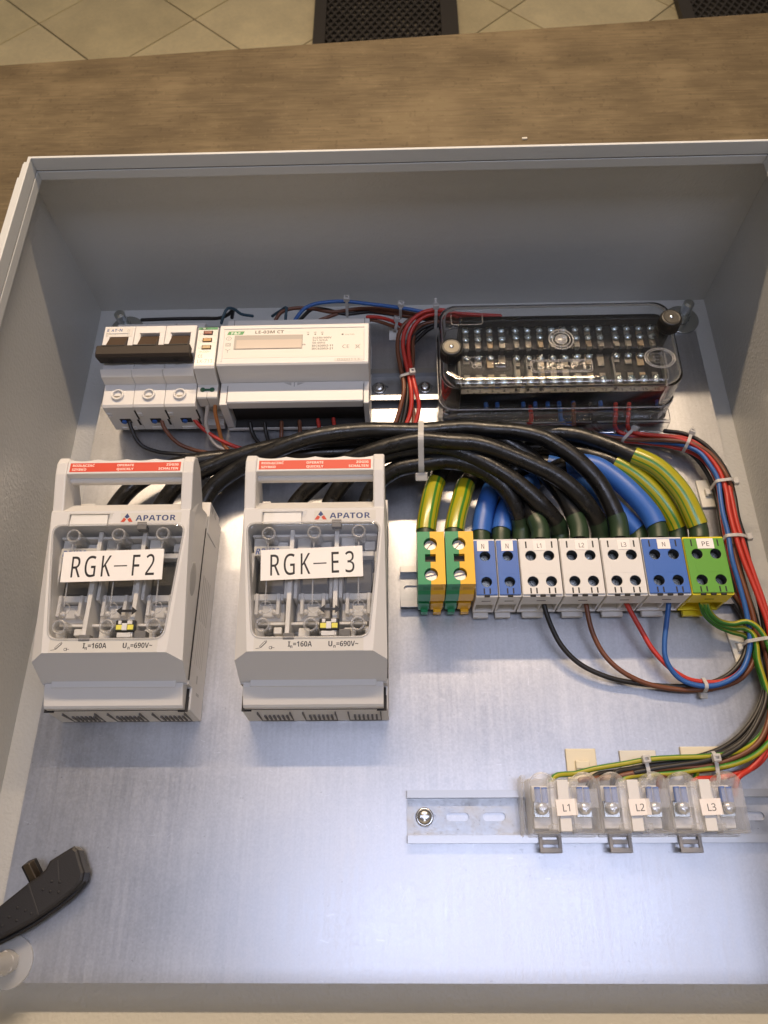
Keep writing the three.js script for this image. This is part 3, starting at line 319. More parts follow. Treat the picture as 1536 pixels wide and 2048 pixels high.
// ---------- cabinet ----------
const cab = thing('electrical_cabinet', 'open light grey sheet-steel cabinet lying on its back on the wooden table', 'cabinet', [0, -22, -30]);
{
  const X = 308, Z0 = -340, Z1 = 276, H = 157, B = -20, T = 1.6;
  part('back_panel', bx(-X, X, B - 1.6, B, Z0, Z1), M.paint, cab);
  const fl = 16.5;
  const wall = g => part('wall', g, M.paint, cab);
  wall([bx(-X, X, B, H, Z0 - T, Z0)]); wall([bx(-X, X, B, H, Z1, Z1 + T)]); wall([bx(-X - T, -X, B - 1, H, Z0 - T, Z1 + T)]); wall([bx(X, X + T, B - 1, H, Z0 - T, Z1 + T)]);
  const x = X - fl, z0 = Z0 + fl, z1 = Z1 - fl, yb = H, ym = H + 8, yt = H + 20;
  // the folded rim: a flange inwards, then a double lip with a seam
  part('rim_flange', [bx(-X, X, H, H + T, Z0 - T, z0), bx(-X, X, H, H + T, z1, Z1 + T), bx(-X - T, -x, H + 0.02, H + T, z0, z1), bx(x, X + T, H + 0.02, H + T, z0, z1)], M.lip, cab);
  const lip = (y0, y1, in_) => [
    rb(-x + in_, x - in_, y0, y1, z0 - 1.5, z0 + in_, 0.5), rb(-x + in_, x - in_, y0, y1, z1 - in_, z1 + 1.5, 0.5),
    rb(-x - 1.5, -x + in_, y0, y1, z0 - 1.5, z1 + 1.5, 0.5), rb(x - in_, x + 1.5, y0, y1, z0 - 1.5, z1 + 1.5, 0.5)];
  lip(yb - 0.6, ym - 0.5, 1.2).forEach(g => part('rim_lip', g, M.lip, cab));
  lip(ym + 0.4, yt, 1).forEach(g => part('rim_lip', g, M.lip, cab));
  part('rim_seam', lip(ym - 1, ym + 0.9, 0.2), M.seam, cab);
  // small hinge cone on the right rim
  part('hinge_pin', new THREE.CylinderGeometry(1.5, 4, 7, 16).rotateZ(Math.PI / 2).translate(x - 4.5, H + 4, -190), M.lip, cab);
  // mounting plate with clipped corners
  const n = 16, pl = xz([[-280, -300 + n], [-280 + n, -300 + n], [-280 + n, -300], [283 - n, -300], [283 - n, -300 + n], [283, -300 + n], [283, 250.5 - n], [283 - n, 250.5 - n], [283 - n, 250.5], [-280 + n, 250.5], [-280 + n, 250.5 - n], [-280, 250.5 - n]].map(p => [p[0], p[1]]));
  part('mounting_plate', prismY(pl, -2.6, 0, 0), M.plate, cab);
  for (const [sx, sz] of [[-1, -1], [1, -1], [-1, 1], [1, 1]]) {
    const cx = sx < 0 ? -268 : 271, cz = sz < 0 ? -297 : 238.5, big = sz > 0;
    const b = part('corner_stud', big ? [cyl(cx, cz, 7.6, 0.8, 9, 6), cyl(cx, cz, 6.6, 9, 34, 20), cyl(cx, cz, 5, 34, 36, 20, 3.4)] : [cyl(cx, cz, 6.5, B, 12, 20), cyl(cx, cz, 5, 12, 24, 18), cyl(cx, cz, 5, 24, 26, 18, 3)], big ? M.nylon : M.screw, cab);
    part('washer', new THREE.LatheGeometry([V2(7, 0.2), V2(16, 0.2), V2(16.4, 0.6), V2(16.4, 1.6), V2(15.8, 2), V2(7, 2)], 36).translate(cx, 0, cz), big ? M.nylonClear : M.screw, b);
  }
}

// ---------- rails ----------
const crossScrew = (x, z, y, r = 5.2) => cut(new THREE.SphereGeometry(r, 28, 16).scale(1, 0.55, 1).translate(x, y, z), [bx(x - r * 0.6, x + r * 0.6, y + r * 0.2, y + 6, z - r * 0.13, z + r * 0.13), bx(x - r * 0.13, x + r * 0.13, y + r * 0.2, y + 6, z - r * 0.6, z + r * 0.6)]);
const slotScrew = (x, z, y, r, turn = 0) => cut(cyl(x, z, r, y - 3, y, 24, r * 0.94), [bx(-r * 1.2, r * 1.2, y - 1.1, y + 2, -r * 0.16, r * 0.16).rotateY(turn).translate(x, 0, z)]);
function dinRail(x0, x1, cz, label, slots, screws) {
  const t = thing('din_rail', label, 'rail', [(x0 + x1) / 2, 0, cz]);
  const sh = xz([[x0, cz - 13.5], [x1, cz - 13.5], [x1, cz + 13.5], [x0, cz + 13.5]]);
  for (const [s0, s1] of slots) sh.holes.push(slotPath(s0, s1, -cz, 2.8));
  part('rail_web', prismY(sh, 0.4, 1.6), M.rail, t);
  for (const s of [-1, 1]) {
    const q = s < 0 ? [[cz - 17.5, 6.3], [cz - 17.5, 7.5], [cz - 12.3, 7.5], [cz - 12.3, 1.62], [cz - 13.5, 1.62], [cz - 13.5, 6.3]] : [[cz + 17.5, 7.5], [cz + 17.5, 6.3], [cz + 13.5, 6.3], [cz + 13.5, 1.62], [cz + 12.3, 1.62], [cz + 12.3, 7.5]];
    part('rail_flange', prismX(q.slice().reverse(), x0, x1, 0.25), M.railEdge, t);
  }
  for (const [x, z] of screws) { const w = part('screw', crossScrew(x, z, 3.2), M.steel, t); part('washer', new THREE.LatheGeometry([V2(3, 1.65), V2(6.4, 1.65), V2(6.4, 2.5), V2(5.6, 3), V2(3, 3)], 32).translate(x, 0, z), M.steel, w); }
  return t;
}
dinRail(-262, 235, -222.5, 'galvanised rail under the breaker, energy meter and clear-covered terminal strip', [[-30, -12], [14, 30]], [[-20.5, -222], [22, -222]]);
dinRail(-3, 263.5, -24, 'galvanised rail under the row of coloured distribution blocks', [[0, 12], [248, 260]], []);
dinRail(0, 296, 149, 'galvanised slotted rail at the lower right under the clear lamp terminals', [[5, 20], [28, 44], [54, 70], [238, 252]], [[12.5, 149]]);

// ---------- fuse switches ----------
const FX = -65.5;   // middle of the right one
M.chamber = std([0.27, 0.25, 0.225], 0.6); M.haze = phys([0.92, 0.91, 0.9], 0.4, { transmission: 0.5, thickness: 0, side: THREE.DoubleSide }); M.grey = std([0.33, 0.32, 0.31], 0.5);
function fuseSwitch() {
  const f = thing('fuse_switch_disconnector', 'grey fuse switch with red handle strip and RGK-E3 sticker, right of the two', 'fuse switch', [FX, 0, 0], 'fuse switches with carrying handles');
  const X0 = FX - 53, X1 = FX + 53, C = FX;
  const hp = z => 86 - (z + 56) * 11.5 / 104;
  // base tray
  part('base', [
    prismX([[-82, 0.3], [-82, 30], [-70, 44.4], [63, 44.4], [63, 34], [79, 33], [81, 2], [80, 0.3]].reverse(), X0, X1, 0.5),
    rb(X1 - 12, X1 + 0.5, 10, 40, -86, -58, 0.8), rb(X0 - 0.5, X0 + 12, 10, 40, -86, -58, 0.8)], M.fuse, f);
  part('cable_channel', [0, 1, 2].map(k => bx(C - 48 + k * 33, C - 19 + k * 33, 6, 27, -83.2, -81.6)), M.slot, f);
  // lid: a tapered body with a window cut through its face
  const hull = new ConvexGeometry([
    [-51.5, 86, -56], [51.5, 86, -56], [-43.6, 74.5, 48], [43.6, 74.5, 48], [-53, 78, -58], [53, 78, -58], [-53.3, 66.5, 52], [53.3, 66.5, 52],
    [-52.6, 46, 62.5], [52.6, 46, 62.5], [-53, 45.2, -72], [53, 45.2, -72], [-52.4, 70, -69], [52.4, 70, -69]].map(p => V3(C + p[0], p[1], p[2])));
  const win = (grow, y0, y1, r = 7) => {
    const zt = -44.5 - grow, zb = 38 + grow, wt = 48.2 + grow, wb = 40 + grow, s = new THREE.Shape();
    const P = [[C - wt, -zt], [C + wt, -zt], [C + wb, -zb], [C - wb, -zb]], n = P.length;
    for (let i = 0; i < n; i++) { const a = V2(...P[i]), p = V2(...P[(i + n - 1) % n]), q = V2(...P[(i + 1) % n]), u = p.sub(a).normalize().multiplyScalar(r).add(a), v = q.sub(a).normalize().multiplyScalar(r).add(a); i ? s.lineTo(u.x, u.y) : s.moveTo(u.x, u.y); s.quadraticCurveTo(a.x, a.y, v.x, v.y); }
    return s;
  };
  part('lid', cut(hull, [prismY(win(0, 0, 0), 48, 120), bx(C - 37.6, C - 8, 83.6, 100, -53.6, -43.5)]), M.fuse, f);
  // window interior
  const dark = part('fuse_chamber', [bx(C - 50, C + 50, 45.6, 47.6, -50, 46)], M.chamber, f);
  const inner = [];
  for (const s of [-1, 1]) inner.push(rb(C + s * 16.5 - 1.6, C + s * 16.5 + 1.6, 47.7, hp(0) - 5, -44, 37, 0.5));
  inner.push(rb(C - 39, C + 39, 47.7, 66, 24.5, 26.5, 0.4), rb(C - 46, C + 46, 47.7, 73, -41, -39, 0.4));
  part('divider', inner, M.white, f);
  for (let k = -1; k <= 1; k++) {
    const x = C + k * 32.5 * (k ? 1 : 1);
    part('fuse_body', [rb(x - 10.5, x + 10.5, 47.7, 62, -24, 2, 2)], M.black, f);
    part('fuse_carrier', [rb(x - 14, x - 11.6, 47.7, 70, -28, 8, 0.6), rb(x + 11.6, x + 14, 47.7, 70, -28, 8, 0.6), rb(x - 11, x + 11, 60, 68, -29, -25, 0.6), rb(x - 11, x + 11, 58, 66, 3, 8, 0.6), rb(x - 10, x - 2, 47.7, 64, 28, 36, 0.8), rb(x + 5, x + 11, 47.7, 66, 28, 33, 0.8)], M.white, f);
    part('contact_cover', [rb(x - 12, x + 12, 47.7, 62, 9, 23, 1), rb(x - 9, x - 6.4, 62, 70, 4, 20, 0.6), rb(x + 6.4, x + 9, 62, 70, 4, 20, 0.6), rb(x - 4, x + 4, 62, 65, 12, 20, 0.6), ...[-5, 5].map(d => new THREE.SphereGeometry(2, 12, 8).translate(x + d, 66, 17))], M.haze, f);
    part('contact_cover', [rb(x - 13, x - 3, 47.7, 70, -40, -30, 1), rb(x + 4, x + 12, 47.7, 66, -38, -31, 0.8)], k === 0 ? M.fuseDark : M.white, f);
    part('blade', [rb(x - 8, x + 8, 60, 62, -33, -27, 0.4), rb(x - 7, x + 7, 47.8, 60, 27.5, 37, 0.5)], M.dark, f);
  }
  // clear cover lying in the window, with probe tubes
  const tiltA = Math.atan(11.5 / 104);
  const onFace = (g, z, up = 0) => g.rotateX(tiltA).translate(0, hp(z) + up, z);   // g drawn round z = 0
  const sheet = (up, grow) => { const P = win(grow).getPoints(10); const g = new THREE.ExtrudeGeometry(new THREE.Shape(P), { depth: 1.3, bevelEnabled: true, bevelThickness: 0.7, bevelSize: 0.8, bevelOffset: -0.8, bevelSegments: 3 }).rotateX(-Math.PI / 2); const a = g.attributes.position; for (let i = 0; i < a.count; i++) a.setY(i, a.getY(i) + hp(a.getZ(i)) + up); g.computeVertexNormals(); return g; };
  const pane = part('clear_window', sheet(-0.9, -0.1), M.clearFuse, f);
  { // moulded rim round the window
    const P = win(0.6).getPoints(10); P.pop();
    const c = new THREE.CatmullRomCurve3(P.map(p => V3(p.x, hp(-p.y) + 0.35, -p.y)), true, 'centripetal');
    part('window_rim', new THREE.TubeGeometry(c, 160, 0.75, 6, true), M.clearRim, pane);
  }
  for (const [dx, z, n] of [[-32.3, -36.5, 1], [0.8, -37, 1], [33.2, -37.5, 1], [-33.5, 30, 1], [0, 30, 1], [33, 29.5, 1], [-32, 17.5, 0], [2, 17.5, 0], [33.5, 17, 0]]) {
    const R = n ? 5 : 4.2;
    part('probe_tube', onFace(new THREE.LatheGeometry(n ? [V2(R - 1.7, -18), V2(R - 1.5, 0.4), V2(R - 0.9, 1.1), V2(R, 1), V2(R + 0.3, 0), V2(R + 0.2, -18)] : [V2(R - 0.4, -0.2), V2(R, 0.5), V2(R + 0.4, -0.2)], 28).translate(C + dx, 0, 0), z, 0.4), n ? M.clearRim : M.clearRim, pane);
  }
  for (const dx of [-32.3, 0.8, 33.2]) part('probe_rib', [onFace(rb(C + dx - 0.5, C + dx + 0.5, -0.4, 0.5, 0, 46, 0.2), -30)], M.clearRim, pane);
  // printed arrow, blue print, indicator, corner catches
  const arrow = xz([[-7.4, 0], [-3.6, -3], [-3.6, -0.9], [3.6, -0.9], [3.6, -3], [7.4, 0], [3.6, 3], [3.6, 0.9], [-3.6, 0.9], [-3.6, 3]]);
  part('arrow_print', onFace(prismY(arrow, 0, 0.15).translate(C + 13.5, 0, 0), 19.5, 1.7), M.black, pane);
  part('fuse_indicator', [onFace(rb(C + 6, C + 20, -4, 0.3, -4.2, 4.2, 1), 29.5, 0)], M.black, f);
  part('indicator_flag', [onFace(rb(C + 6.8, C + 11, 0, 1, -0.6, 3, 0.4), 29.5, 0.2), onFace(rb(C + 14.8, C + 19, 0, 1, -0.6, 3, 0.4), 29.5, 0.2)], std([0.75, 0.68, 0.1], 0.5), f);
  part('indicator_slide', [onFace(rb(C + 8, C + 10.4, 0, 0.9, -3.6, -0.9, 0.4), 29.5, 0.2), onFace(rb(C + 14.4, C + 18, 0, 0.9, -3.6, -0.9, 0.4), 29.5, 0.2), onFace(rb(C + 11, C + 14.6, 0, 1.4, -1.6, 3.4, 0.4), 29.5, 0.3), onFace(rb(C + 7.5, C + 17, -3, 0, 4.6, 8, 0.4), 29.5, 0)], M.white, f);
  part('window_catch', [onFace(rb(C + 13.5, C + 20.5, -6, 0.8, -3, 3, 0.5), -44), onFace(rb(C - 19, C - 11, -6, 0.6, -2.5, 2, 0.5), 38), onFace(rb(C + 20, C + 28, -8, 0.6, -3, 2, 0.5), 36), rb(C - 48.6, C - 46, 66, 78, -2, 6, 0.5), rb(C + 43, C + 45.6, 66, 78, -8, 0, 0.5)], M.seam, f);
  part('screw_head', cyl(C + 17.5, -30.5, 2.4, 72, 74, 20), M.toggle, f);
  const mk = canvasTex(256, 64, (c, w, h) => { c.fillStyle = '#cfcbc2'; c.fillRect(0, 0, w, h); c.save(); c.transform(1, 0, -0.2, 1, 12, 0); text(c, 'RBK00', 4, 36, 58, '#2c4a8c', 'bold'); c.restore(); });
  part('type_print', onFace(new THREE.BoxGeometry(26, 0.5, 7).translate(C - 31, 0, 0), -27.5, -9), printed(mk), f);
  // white marking card in its clear holder
  part('marking_card', rb(C - 36.6, C - 9, 84.2, 85.6, -53, -44.2, 0.3), std([0.78, 0.77, 0.75], 0.5), f);
  const hs = new THREE.Shape(); [[-38.4, 54.2], [-4.4, 54.2], [-6.2, 49.5], [-10.5, 48.6], [-10.5, 46.4], [-6.6, 45.6], [-8.4, 42.4], [-38.4, 42.4]].forEach((p, i) => i ? hs.lineTo(C + p[0], p[1]) : hs.moveTo(C + p[0], p[1]));
  const hg = prismY(hs, 0, 0.8, 0.3); { const a = hg.attributes.position; for (let i = 0; i < a.count; i++) a.setY(i, a.getY(i) + hp(a.getZ(i)) + 0.1); hg.computeVertexNormals(); }
  part('card_holder', hg, M.clearFuse, f);
  // carrying handle
  const arm = s => { const a = s < 0 ? C - 52 : C + 43.6, b = s < 0 ? C - 43.6 : C + 52; return prismX([[-57, 84.8], [-84, 92.2], [-93, 93], [-99, 90], [-101.5, 84], [-98, 74], [-80, 60], [-66, 52], [-57, 52]].reverse(), a, b, 1.2); };
  const scal = []; for (let i = 0; i <= 40; i++) { const x = -43.8 + 87.6 * i / 40; scal.push([C + x, 97.2 - 1.5 * Math.abs(Math.sin((x + 43.8) / 87.6 * Math.PI * 4))]); }
  const bar = new THREE.Shape(); bar.moveTo(C - 43.8, 84.6); bar.lineTo(C + 43.8, 84.6); for (const p of scal.reverse()) bar.lineTo(p[0], p[1]);
  part('handle', [arm(-1), arm(1), prismY(bar, 79, 91.4, 0.7), prismX([[-87, 77], [-87, 84], [-83, 84], [-81.8, 82.4], [-82, 78], [-83, 77]].reverse(), C - 43.8, C + 43.8, 0.2)], M.fuse, f);
  const red = canvasTex(1024, 104, (c, w, h) => {
    c.fillStyle = '#cf3d22'; c.fillRect(0, 0, w, h);
    text(c, 'ROZŁĄCZAĆ', 20, 30, 37, '#f0dcd2', 'bold'); text(c, 'SZYBKO', 20, 76, 37, '#f0dcd2', 'bold');
    text(c, 'OPERATE', w / 2, 30, 37, '#f0dcd2', 'bold', 'center'); text(c, 'QUICKLY', w / 2, 76, 37, '#f0dcd2', 'bold', 'center');
    text(c, 'ZÜGIG', w - 20, 30, 37, '#f0dcd2', 'bold', 'right'); text(c, 'SCHALTEN', w - 20, 76, 37, '#f0dcd2', 'bold', 'right');
  });
  sticker('warning_strip', C, -90, 91.3, 84, 7.6, red, f, { thick: 0.2 });
  part('latch_peg', [cyl(C - 53, 0, 2.2, 0, 4, 16).rotateX(0)].map(() => rb(C - 54.4, C - 51.6, 70, 78, -80, -72, 1)), M.fuseDark, f);
  // maker's mark and ratings
  const logo = canvasTex(512, 96, (c, w, h) => {
    c.fillStyle = '#cfccc4'; c.fillRect(0, 0, w, h);
    const tri = (pts, col) => { c.fillStyle = col; c.beginPath(); pts.forEach((p, i) => i ? c.lineTo(...p) : c.moveTo(...p)); c.closePath(); c.fill(); };
    tri([[54, 4], [76, 40], [54, 58], [32, 40]], '#31406f'); tri([[28, 46], [50, 64], [34, 90], [2, 90]], '#c2452b'); tri([[80, 46], [58, 64], [74, 90], [106, 90]], '#c2452b');
    text(c, 'APATOR', 128, 52, 76, '#31406f', 'bold', 'left', 1.16);
  });
  part('brand_print', onFace(new THREE.BoxGeometry(45, 0.16, 7.6).translate(C + 23, 0, 0), -50.4, 0.06), printed(logo), f);
  const rat = canvasTex(1024, 128, (c, w, h) => {
    c.fillStyle = '#cfccc4'; c.fillRect(0, 0, w, h);
    const ln = (p) => { c.beginPath(); p.forEach((q, i) => i ? c.lineTo(...q) : c.moveTo(...q)); c.stroke(); };
    c.strokeStyle = '#2b2b2e'; c.lineWidth = 4; ln([[20, 104], [58, 98], [120, 40]]); ln([[56, 82], [104, 34], [118, 48], [70, 96], [56, 82]]); ln([[112, 26], [124, 40]]);
    c.beginPath(); c.arc(158, 96, 12, 0, 7); c.stroke(); ln([[172, 80], [172, 110]]); ln([[172, 96], [196, 96]]);
    text(c, 'I', 318, 64, 68, '#2b2b2e', 'bold'); text(c, 'n', 340, 86, 42, '#2b2b2e', 'bold'); text(c, '=160A', 366, 64, 68, '#2b2b2e', 'bold', 'left', 0.92);
    text(c, 'U', 692, 64, 68, '#2b2b2e', 'bold'); text(c, 'n', 742, 86, 42, '#2b2b2e', 'bold'); text(c, '=690V~', 768, 64, 68, '#2b2b2e', 'bold', 'left', 0.92);
  });
  part('rating_print', onFace(new THREE.BoxGeometry(76, 0.16, 9.5).translate(C - 1, 0, 0), 43.2, 0.06), printed(rat), f);
  // lower cover, vents in the foot
  part('lower_cover', [prismX([[62.7, 36], [62.7, 47], [66, 47.2], [77.6, 42.6], [79.2, 41], [79.4, 36]].reverse(), X0 + 3, X1 - 3, 0.4), rb(X0 + 8, X1 - 8, 40, 48.2, 60.4, 66, 0.6)], M.fuse, f);
  part('cover_gap', [bx(X0 + 1, X0 + 8, 35, 36, 70, 80.8), bx(X1 - 8, X1 - 1, 35, 36, 70, 80.8), bx(X0 + 1.5, X1 - 1.5, 34.3, 35.2, 64, 79.6), bx(X1 - 0.4, X1 + 0.35, 44.2, 45.4, -60, 60), bx(X0 - 0.35, X0 + 0.4, 44.2, 45.4, -60, 60)], M.slot, f);
  const v = []; for (let k = 0; k < 3; k++) { const cx = C - 31 + k * 33; for (let i = 0; i < 6; i++) v.push(bx(cx - 7.5 + i * 3.2, cx - 6.2 + i * 3.2, 6, 19, 80, 81.4)); v.push(bx(cx - 11.6, cx - 10.9, 3, 27, 79.5, 81.2), bx(cx + 12, cx + 12.7, 3, 27, 79.5, 81.2), bx(cx - 11.6, cx + 12.7, 3, 3.6, 80, 81.4)); }
  part('vent_slots', v, M.seam, f);
  const sv = []; for (let i = 0; i < 5; i++) { sv.push(bx(X1 - 1, X1 + 0.12, 34 - i * 5, 35.6 - i * 5, -24, 12)); sv.push(bx(X1 - 1, X1 + 0.08, 34.4 - i * 5, 35 - i * 5, 14, 46)); }
  sv.push(bx(X1 - 1, X1 + 0.1, 22, 25, 52, 58), bx(X1 - 1, X1 + 0.1, 14, 22, 64, 66), bx(X1 - 1, X1 + 0.6, 30, 37, -84, -79), bx(X1 - 1, X1 + 0.6, 20, 27, -84, -79));
  sv.forEach((g, i) => part(i < 10 ? 'side_vent' : 'side_notch', g, M.fuseDark, f));
  part('finger_recess', new THREE.SphereGeometry(6, 20, 14).scale(0.1, 1.3, 2.2).translate(X1 + 0.1, 64, -10), M.fuseDark, f);
  return f;
}
const nameSticker = (s, f, x, z, roll) => {
  const t = canvasTex(1024, 330, (c, w, h) => { c.fillStyle = '#f0ece6'; c.fillRect(0, 0, w, h); const chars = [...s]; chars.forEach((ch, i) => { if (ch === '-') { c.fillStyle = '#211c1b'; c.fillRect(60 + i * 152 + 12, 165, 132, 13); } else text(c, ch, 60 + i * 152 + 76, 172, 316, '#1c1817', '', 'center', 0.63); }); });
  sticker('name_sticker', x, z, 84.2, 72.8, 22.6, t, f, { tilt: Math.atan(11.5 / 104), turn: roll, thick: 0.3 });
};
const e3 = fuseSwitch();
nameSticker('RGK-E3', e3, FX, -13.2, 0.035);
const f2 = e3.clone(); f2.name = numbered('fuse_switch_disconnector'); scene.add(f2);
f2.children.find(c => c.name === 'name_sticker').removeFromParent();
f2.position.x = -0.2085; roots.set(f2, [-208.5, 0, 0]);
f2.userData = { label: 'grey fuse switch with red handle strip and RGK-F2 sticker, by the left cabinet wall', category: 'fuse switch', group: 'fuse switches with carrying handles' };
nameSticker('RGK-F2', f2, -208.5, -13, 0.02);

M.toggleTop = std([0.06, 0.034, 0.017], 0.55); M.pit = std([0.12, 0.115, 0.11], 0.4, { metalness: 0.8 }); M.brassDull = std([0.36, 0.29, 0.2], 0.45, { metalness: 1 }); M.nickel = std([0.3, 0.28, 0.24], 0.42, { metalness: 1 }); M.screwBlue = std([0.55, 0.63, 0.66], 0.27, { metalness: 1 }); M.partition = std([0.2, 0.19, 0.16], 0.5); M.emboss = phys([0.96, 0.96, 0.96], 0.14, { transmission: 0.98, thickness: 0, side: THREE.DoubleSide });
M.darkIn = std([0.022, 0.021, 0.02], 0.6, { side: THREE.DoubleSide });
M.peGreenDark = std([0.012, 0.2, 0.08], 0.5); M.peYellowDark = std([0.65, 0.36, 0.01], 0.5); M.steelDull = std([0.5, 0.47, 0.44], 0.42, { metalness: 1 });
// ---------- distribution blocks in the middle row ----------
function block(label, x0, x1, top, base, cols, word, group, labelAt) {
  const w = x1 - x0, z0 = -47.8, z1 = -0.6, t = thing('distribution_block', label, 'terminal block', [(x0 + x1) / 2, 0, -24], group);
  const a = x0 + 0.2, b = x1 - 0.2, cx = cols === 1 ? [(x0 + x1) / 2 + 0.2] : [x0 + w * 0.285, x0 + w * 0.735], R = cols === 1 ? 4 : 4.15;
  const gaps = cols === 1 ? [] : [x0 + w * 0.55];
  part('body', [bx(a, b, 8, 34, z0 + 0.6, -9), rb(a, b, 27, 34.2, z0, z1, 0.7), bx(a, a + 1.6, 9, 28, -9, z1 - 0.8), bx(b - 1.6, b, 9, 28, -9, z1 - 0.8), ...gaps.map(g => bx(g - 0.8, g + 0.8, 9, 28, -9, z1 - 1.5)), rb(a, b, 8, 10.6, -10, z1 - 0.2, 0.5),
    rb(cols === 1 ? a + 0.6 : a + 4.5, cols === 1 ? b - 4 : a + 21, 3.2, 7, -14, 2.6, 0.5)], base, t);
  const holes = []; for (const c of cx) for (const z of [-33.2, -12.2]) holes.push(circ(c, -z, R));
  const sh = rrShape(a + 0.3, b - 0.3, 2, 46.2, 0.6); sh.holes.push(...holes);
  const lo = rrShape(a, b, -z1, -z0, 0.8); lo.holes.push(...holes);
  part('rim', prismY(lo, 34.2, 44.6, 0), base, t);
  part('cover', prismY(sh, 44.65, 46, 0.3), top, t);
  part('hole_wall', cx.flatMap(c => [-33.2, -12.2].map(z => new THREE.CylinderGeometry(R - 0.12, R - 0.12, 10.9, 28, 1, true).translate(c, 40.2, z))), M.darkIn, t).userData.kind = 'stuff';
  for (const c of cx) for (const z of [-33.2, -12.2]) part('screw', slotScrew(c, z, 38.4 + rnd() * 1.6, R - 0.5, rnd() * 3), M.screw, t);
  const sl = []; for (const c of cx) { for (const d of [-2.2, 2.2]) sl.push(bx(c + d - 0.55, c + d + 0.55, 45.4, 46.05, -7, -2.6)); if (cols > 1) sl.push(bx(c - (c < (x0 + x1) / 2 ? 3 : -3) - 0.55, c - (c < (x0 + x1) / 2 ? 3 : -3) + 0.55, 45.4, 46.05, -45, -39.5)); }
  const nn = cols === 1 ? [0.5] : [0.26, 0.5, 0.74]; for (const k of nn) sl.push(rb(x0 + w * k - 2, x0 + w * k + 2, 44.2, 46.05, -1.9, -0.4, 0.4));
  sl.push(bx(x0 + w * 0.5 - 3.4, x0 + w * 0.5 + 3.4, 35, 36, -2, z1 + 0.12));
  part('marking_slots', sl, M.slot, t);
  part('imprint_panel', bx(x0 + w * 0.2, x0 + w * 0.83, 45.5, 46.1, -27.5, -18.5), top, t);
  const lab = canvasTex(256, 200, (c, W, H) => { c.fillStyle = '#efe9e4'; c.fillRect(0, 0, W, H); text(c, word, W / 2, H * 0.54, 128, '#2a2524', '', 'center', 0.92); });
  const [lx, lw, ld] = labelAt;
  sticker('label_sticker', lx, -41.6, 46.05, lw, ld, lab, t, { thick: 0.25, turn: (rnd() - 0.5) * 0.04 });
  return t;
}
const MB = 'distribution blocks on the middle rail';
block('narrow blue distribution block labelled N, next to the green and yellow earth blocks', 53.6, 70.6, M.blockBlue, M.white, 1, 'N', MB, [61, 8.8, 8.6]);
block('narrow blue distribution block labelled N, next to the white L1 block', 71, 88, M.blockBlue, M.white, 1, 'N', MB, [79.6, 9, 8.6]);
block('white distribution block labelled L1 with a black wire below', 88.4, 119, M.white, M.white, 2, 'L1', MB, [104.4, 9.6, 8]);
block('white distribution block labelled L2 with a brown wire below', 119.6, 150.4, M.white, M.white, 2, 'L2', MB, [136.4, 9.6, 8]);
block('white distribution block labelled L3 with a red wire below', 151, 181.6, M.white, M.white, 2, 'L3', MB, [168.6, 9.4, 8]);
block('wide blue distribution block labelled N with a blue wire below', 182.2, 213.6, M.blockBlue, M.white, 2, 'N', MB, [199, 9.6, 8]);
block('bright green distribution block with yellow base labelled PE at the right end', 214.2, 245.4, M.blockGreen, M.blockYellow, 2, 'PE', MB, [230.6, 12.6, 8.4]);

function earthBlock(label, x0, x1) {
  const t = thing('earth_terminal', label, 'terminal block', [(x0 + x1) / 2, 0, -25], 'split green and yellow earth terminals');
  const m = (x0 + x1) / 2 - 0.6, prof = [[-47, 8], [-47, 62], [-4.6, 62], [-4.2, 50], [-2.6, 46], [-2.6, 31], [-7, 29], [-7, 12], [-9, 8]].reverse();
  const cuts = () => [cyl(m + 0.2, -37, 5, 54.5, 70, 28), cyl(m + 0.2, -12.6, 5, 54.5, 70, 28), bx(m - 4, m + 4, 58, 70, -28.6, -22.4)];
  for (const [a, b, mat, nm] of [[x0, m, M.peGreen, 'green_half'], [m + 0.05, x1, M.peYellow, 'yellow_half']]) {
    part(nm, [cut(prismX(prof, a, b, 0), cuts()), bx(a + (b - a) * 0.3, a + (b - a) * 0.85, 4, 10, -16, -1), rb(a + 0.6, b - 0.4, 9, 24, -12, -3.4, 0.5)], mat, t);
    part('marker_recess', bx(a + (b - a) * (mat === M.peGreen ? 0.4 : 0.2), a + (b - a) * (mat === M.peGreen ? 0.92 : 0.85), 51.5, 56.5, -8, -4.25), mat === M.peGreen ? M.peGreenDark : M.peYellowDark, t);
  }
  part('screw', slotScrew(m + 0.2, -37, 58, 4.6, 0.9), M.steelDull, t); part('screw', slotScrew(m + 0.2, -12.6, 58.4, 4.6, 0.25), M.steelDull, t);
  part('bridge_slot', bx(m - 3.9, m + 3.9, 57.4, 58.1, -28.5, -22.5), M.toggle, t);
}
earthBlock('green and yellow split earth terminal at the left end of the middle row', 10.4, 30.6);
earthBlock('green and yellow split earth terminal beside the blue N blocks', 31.4, 52.4);

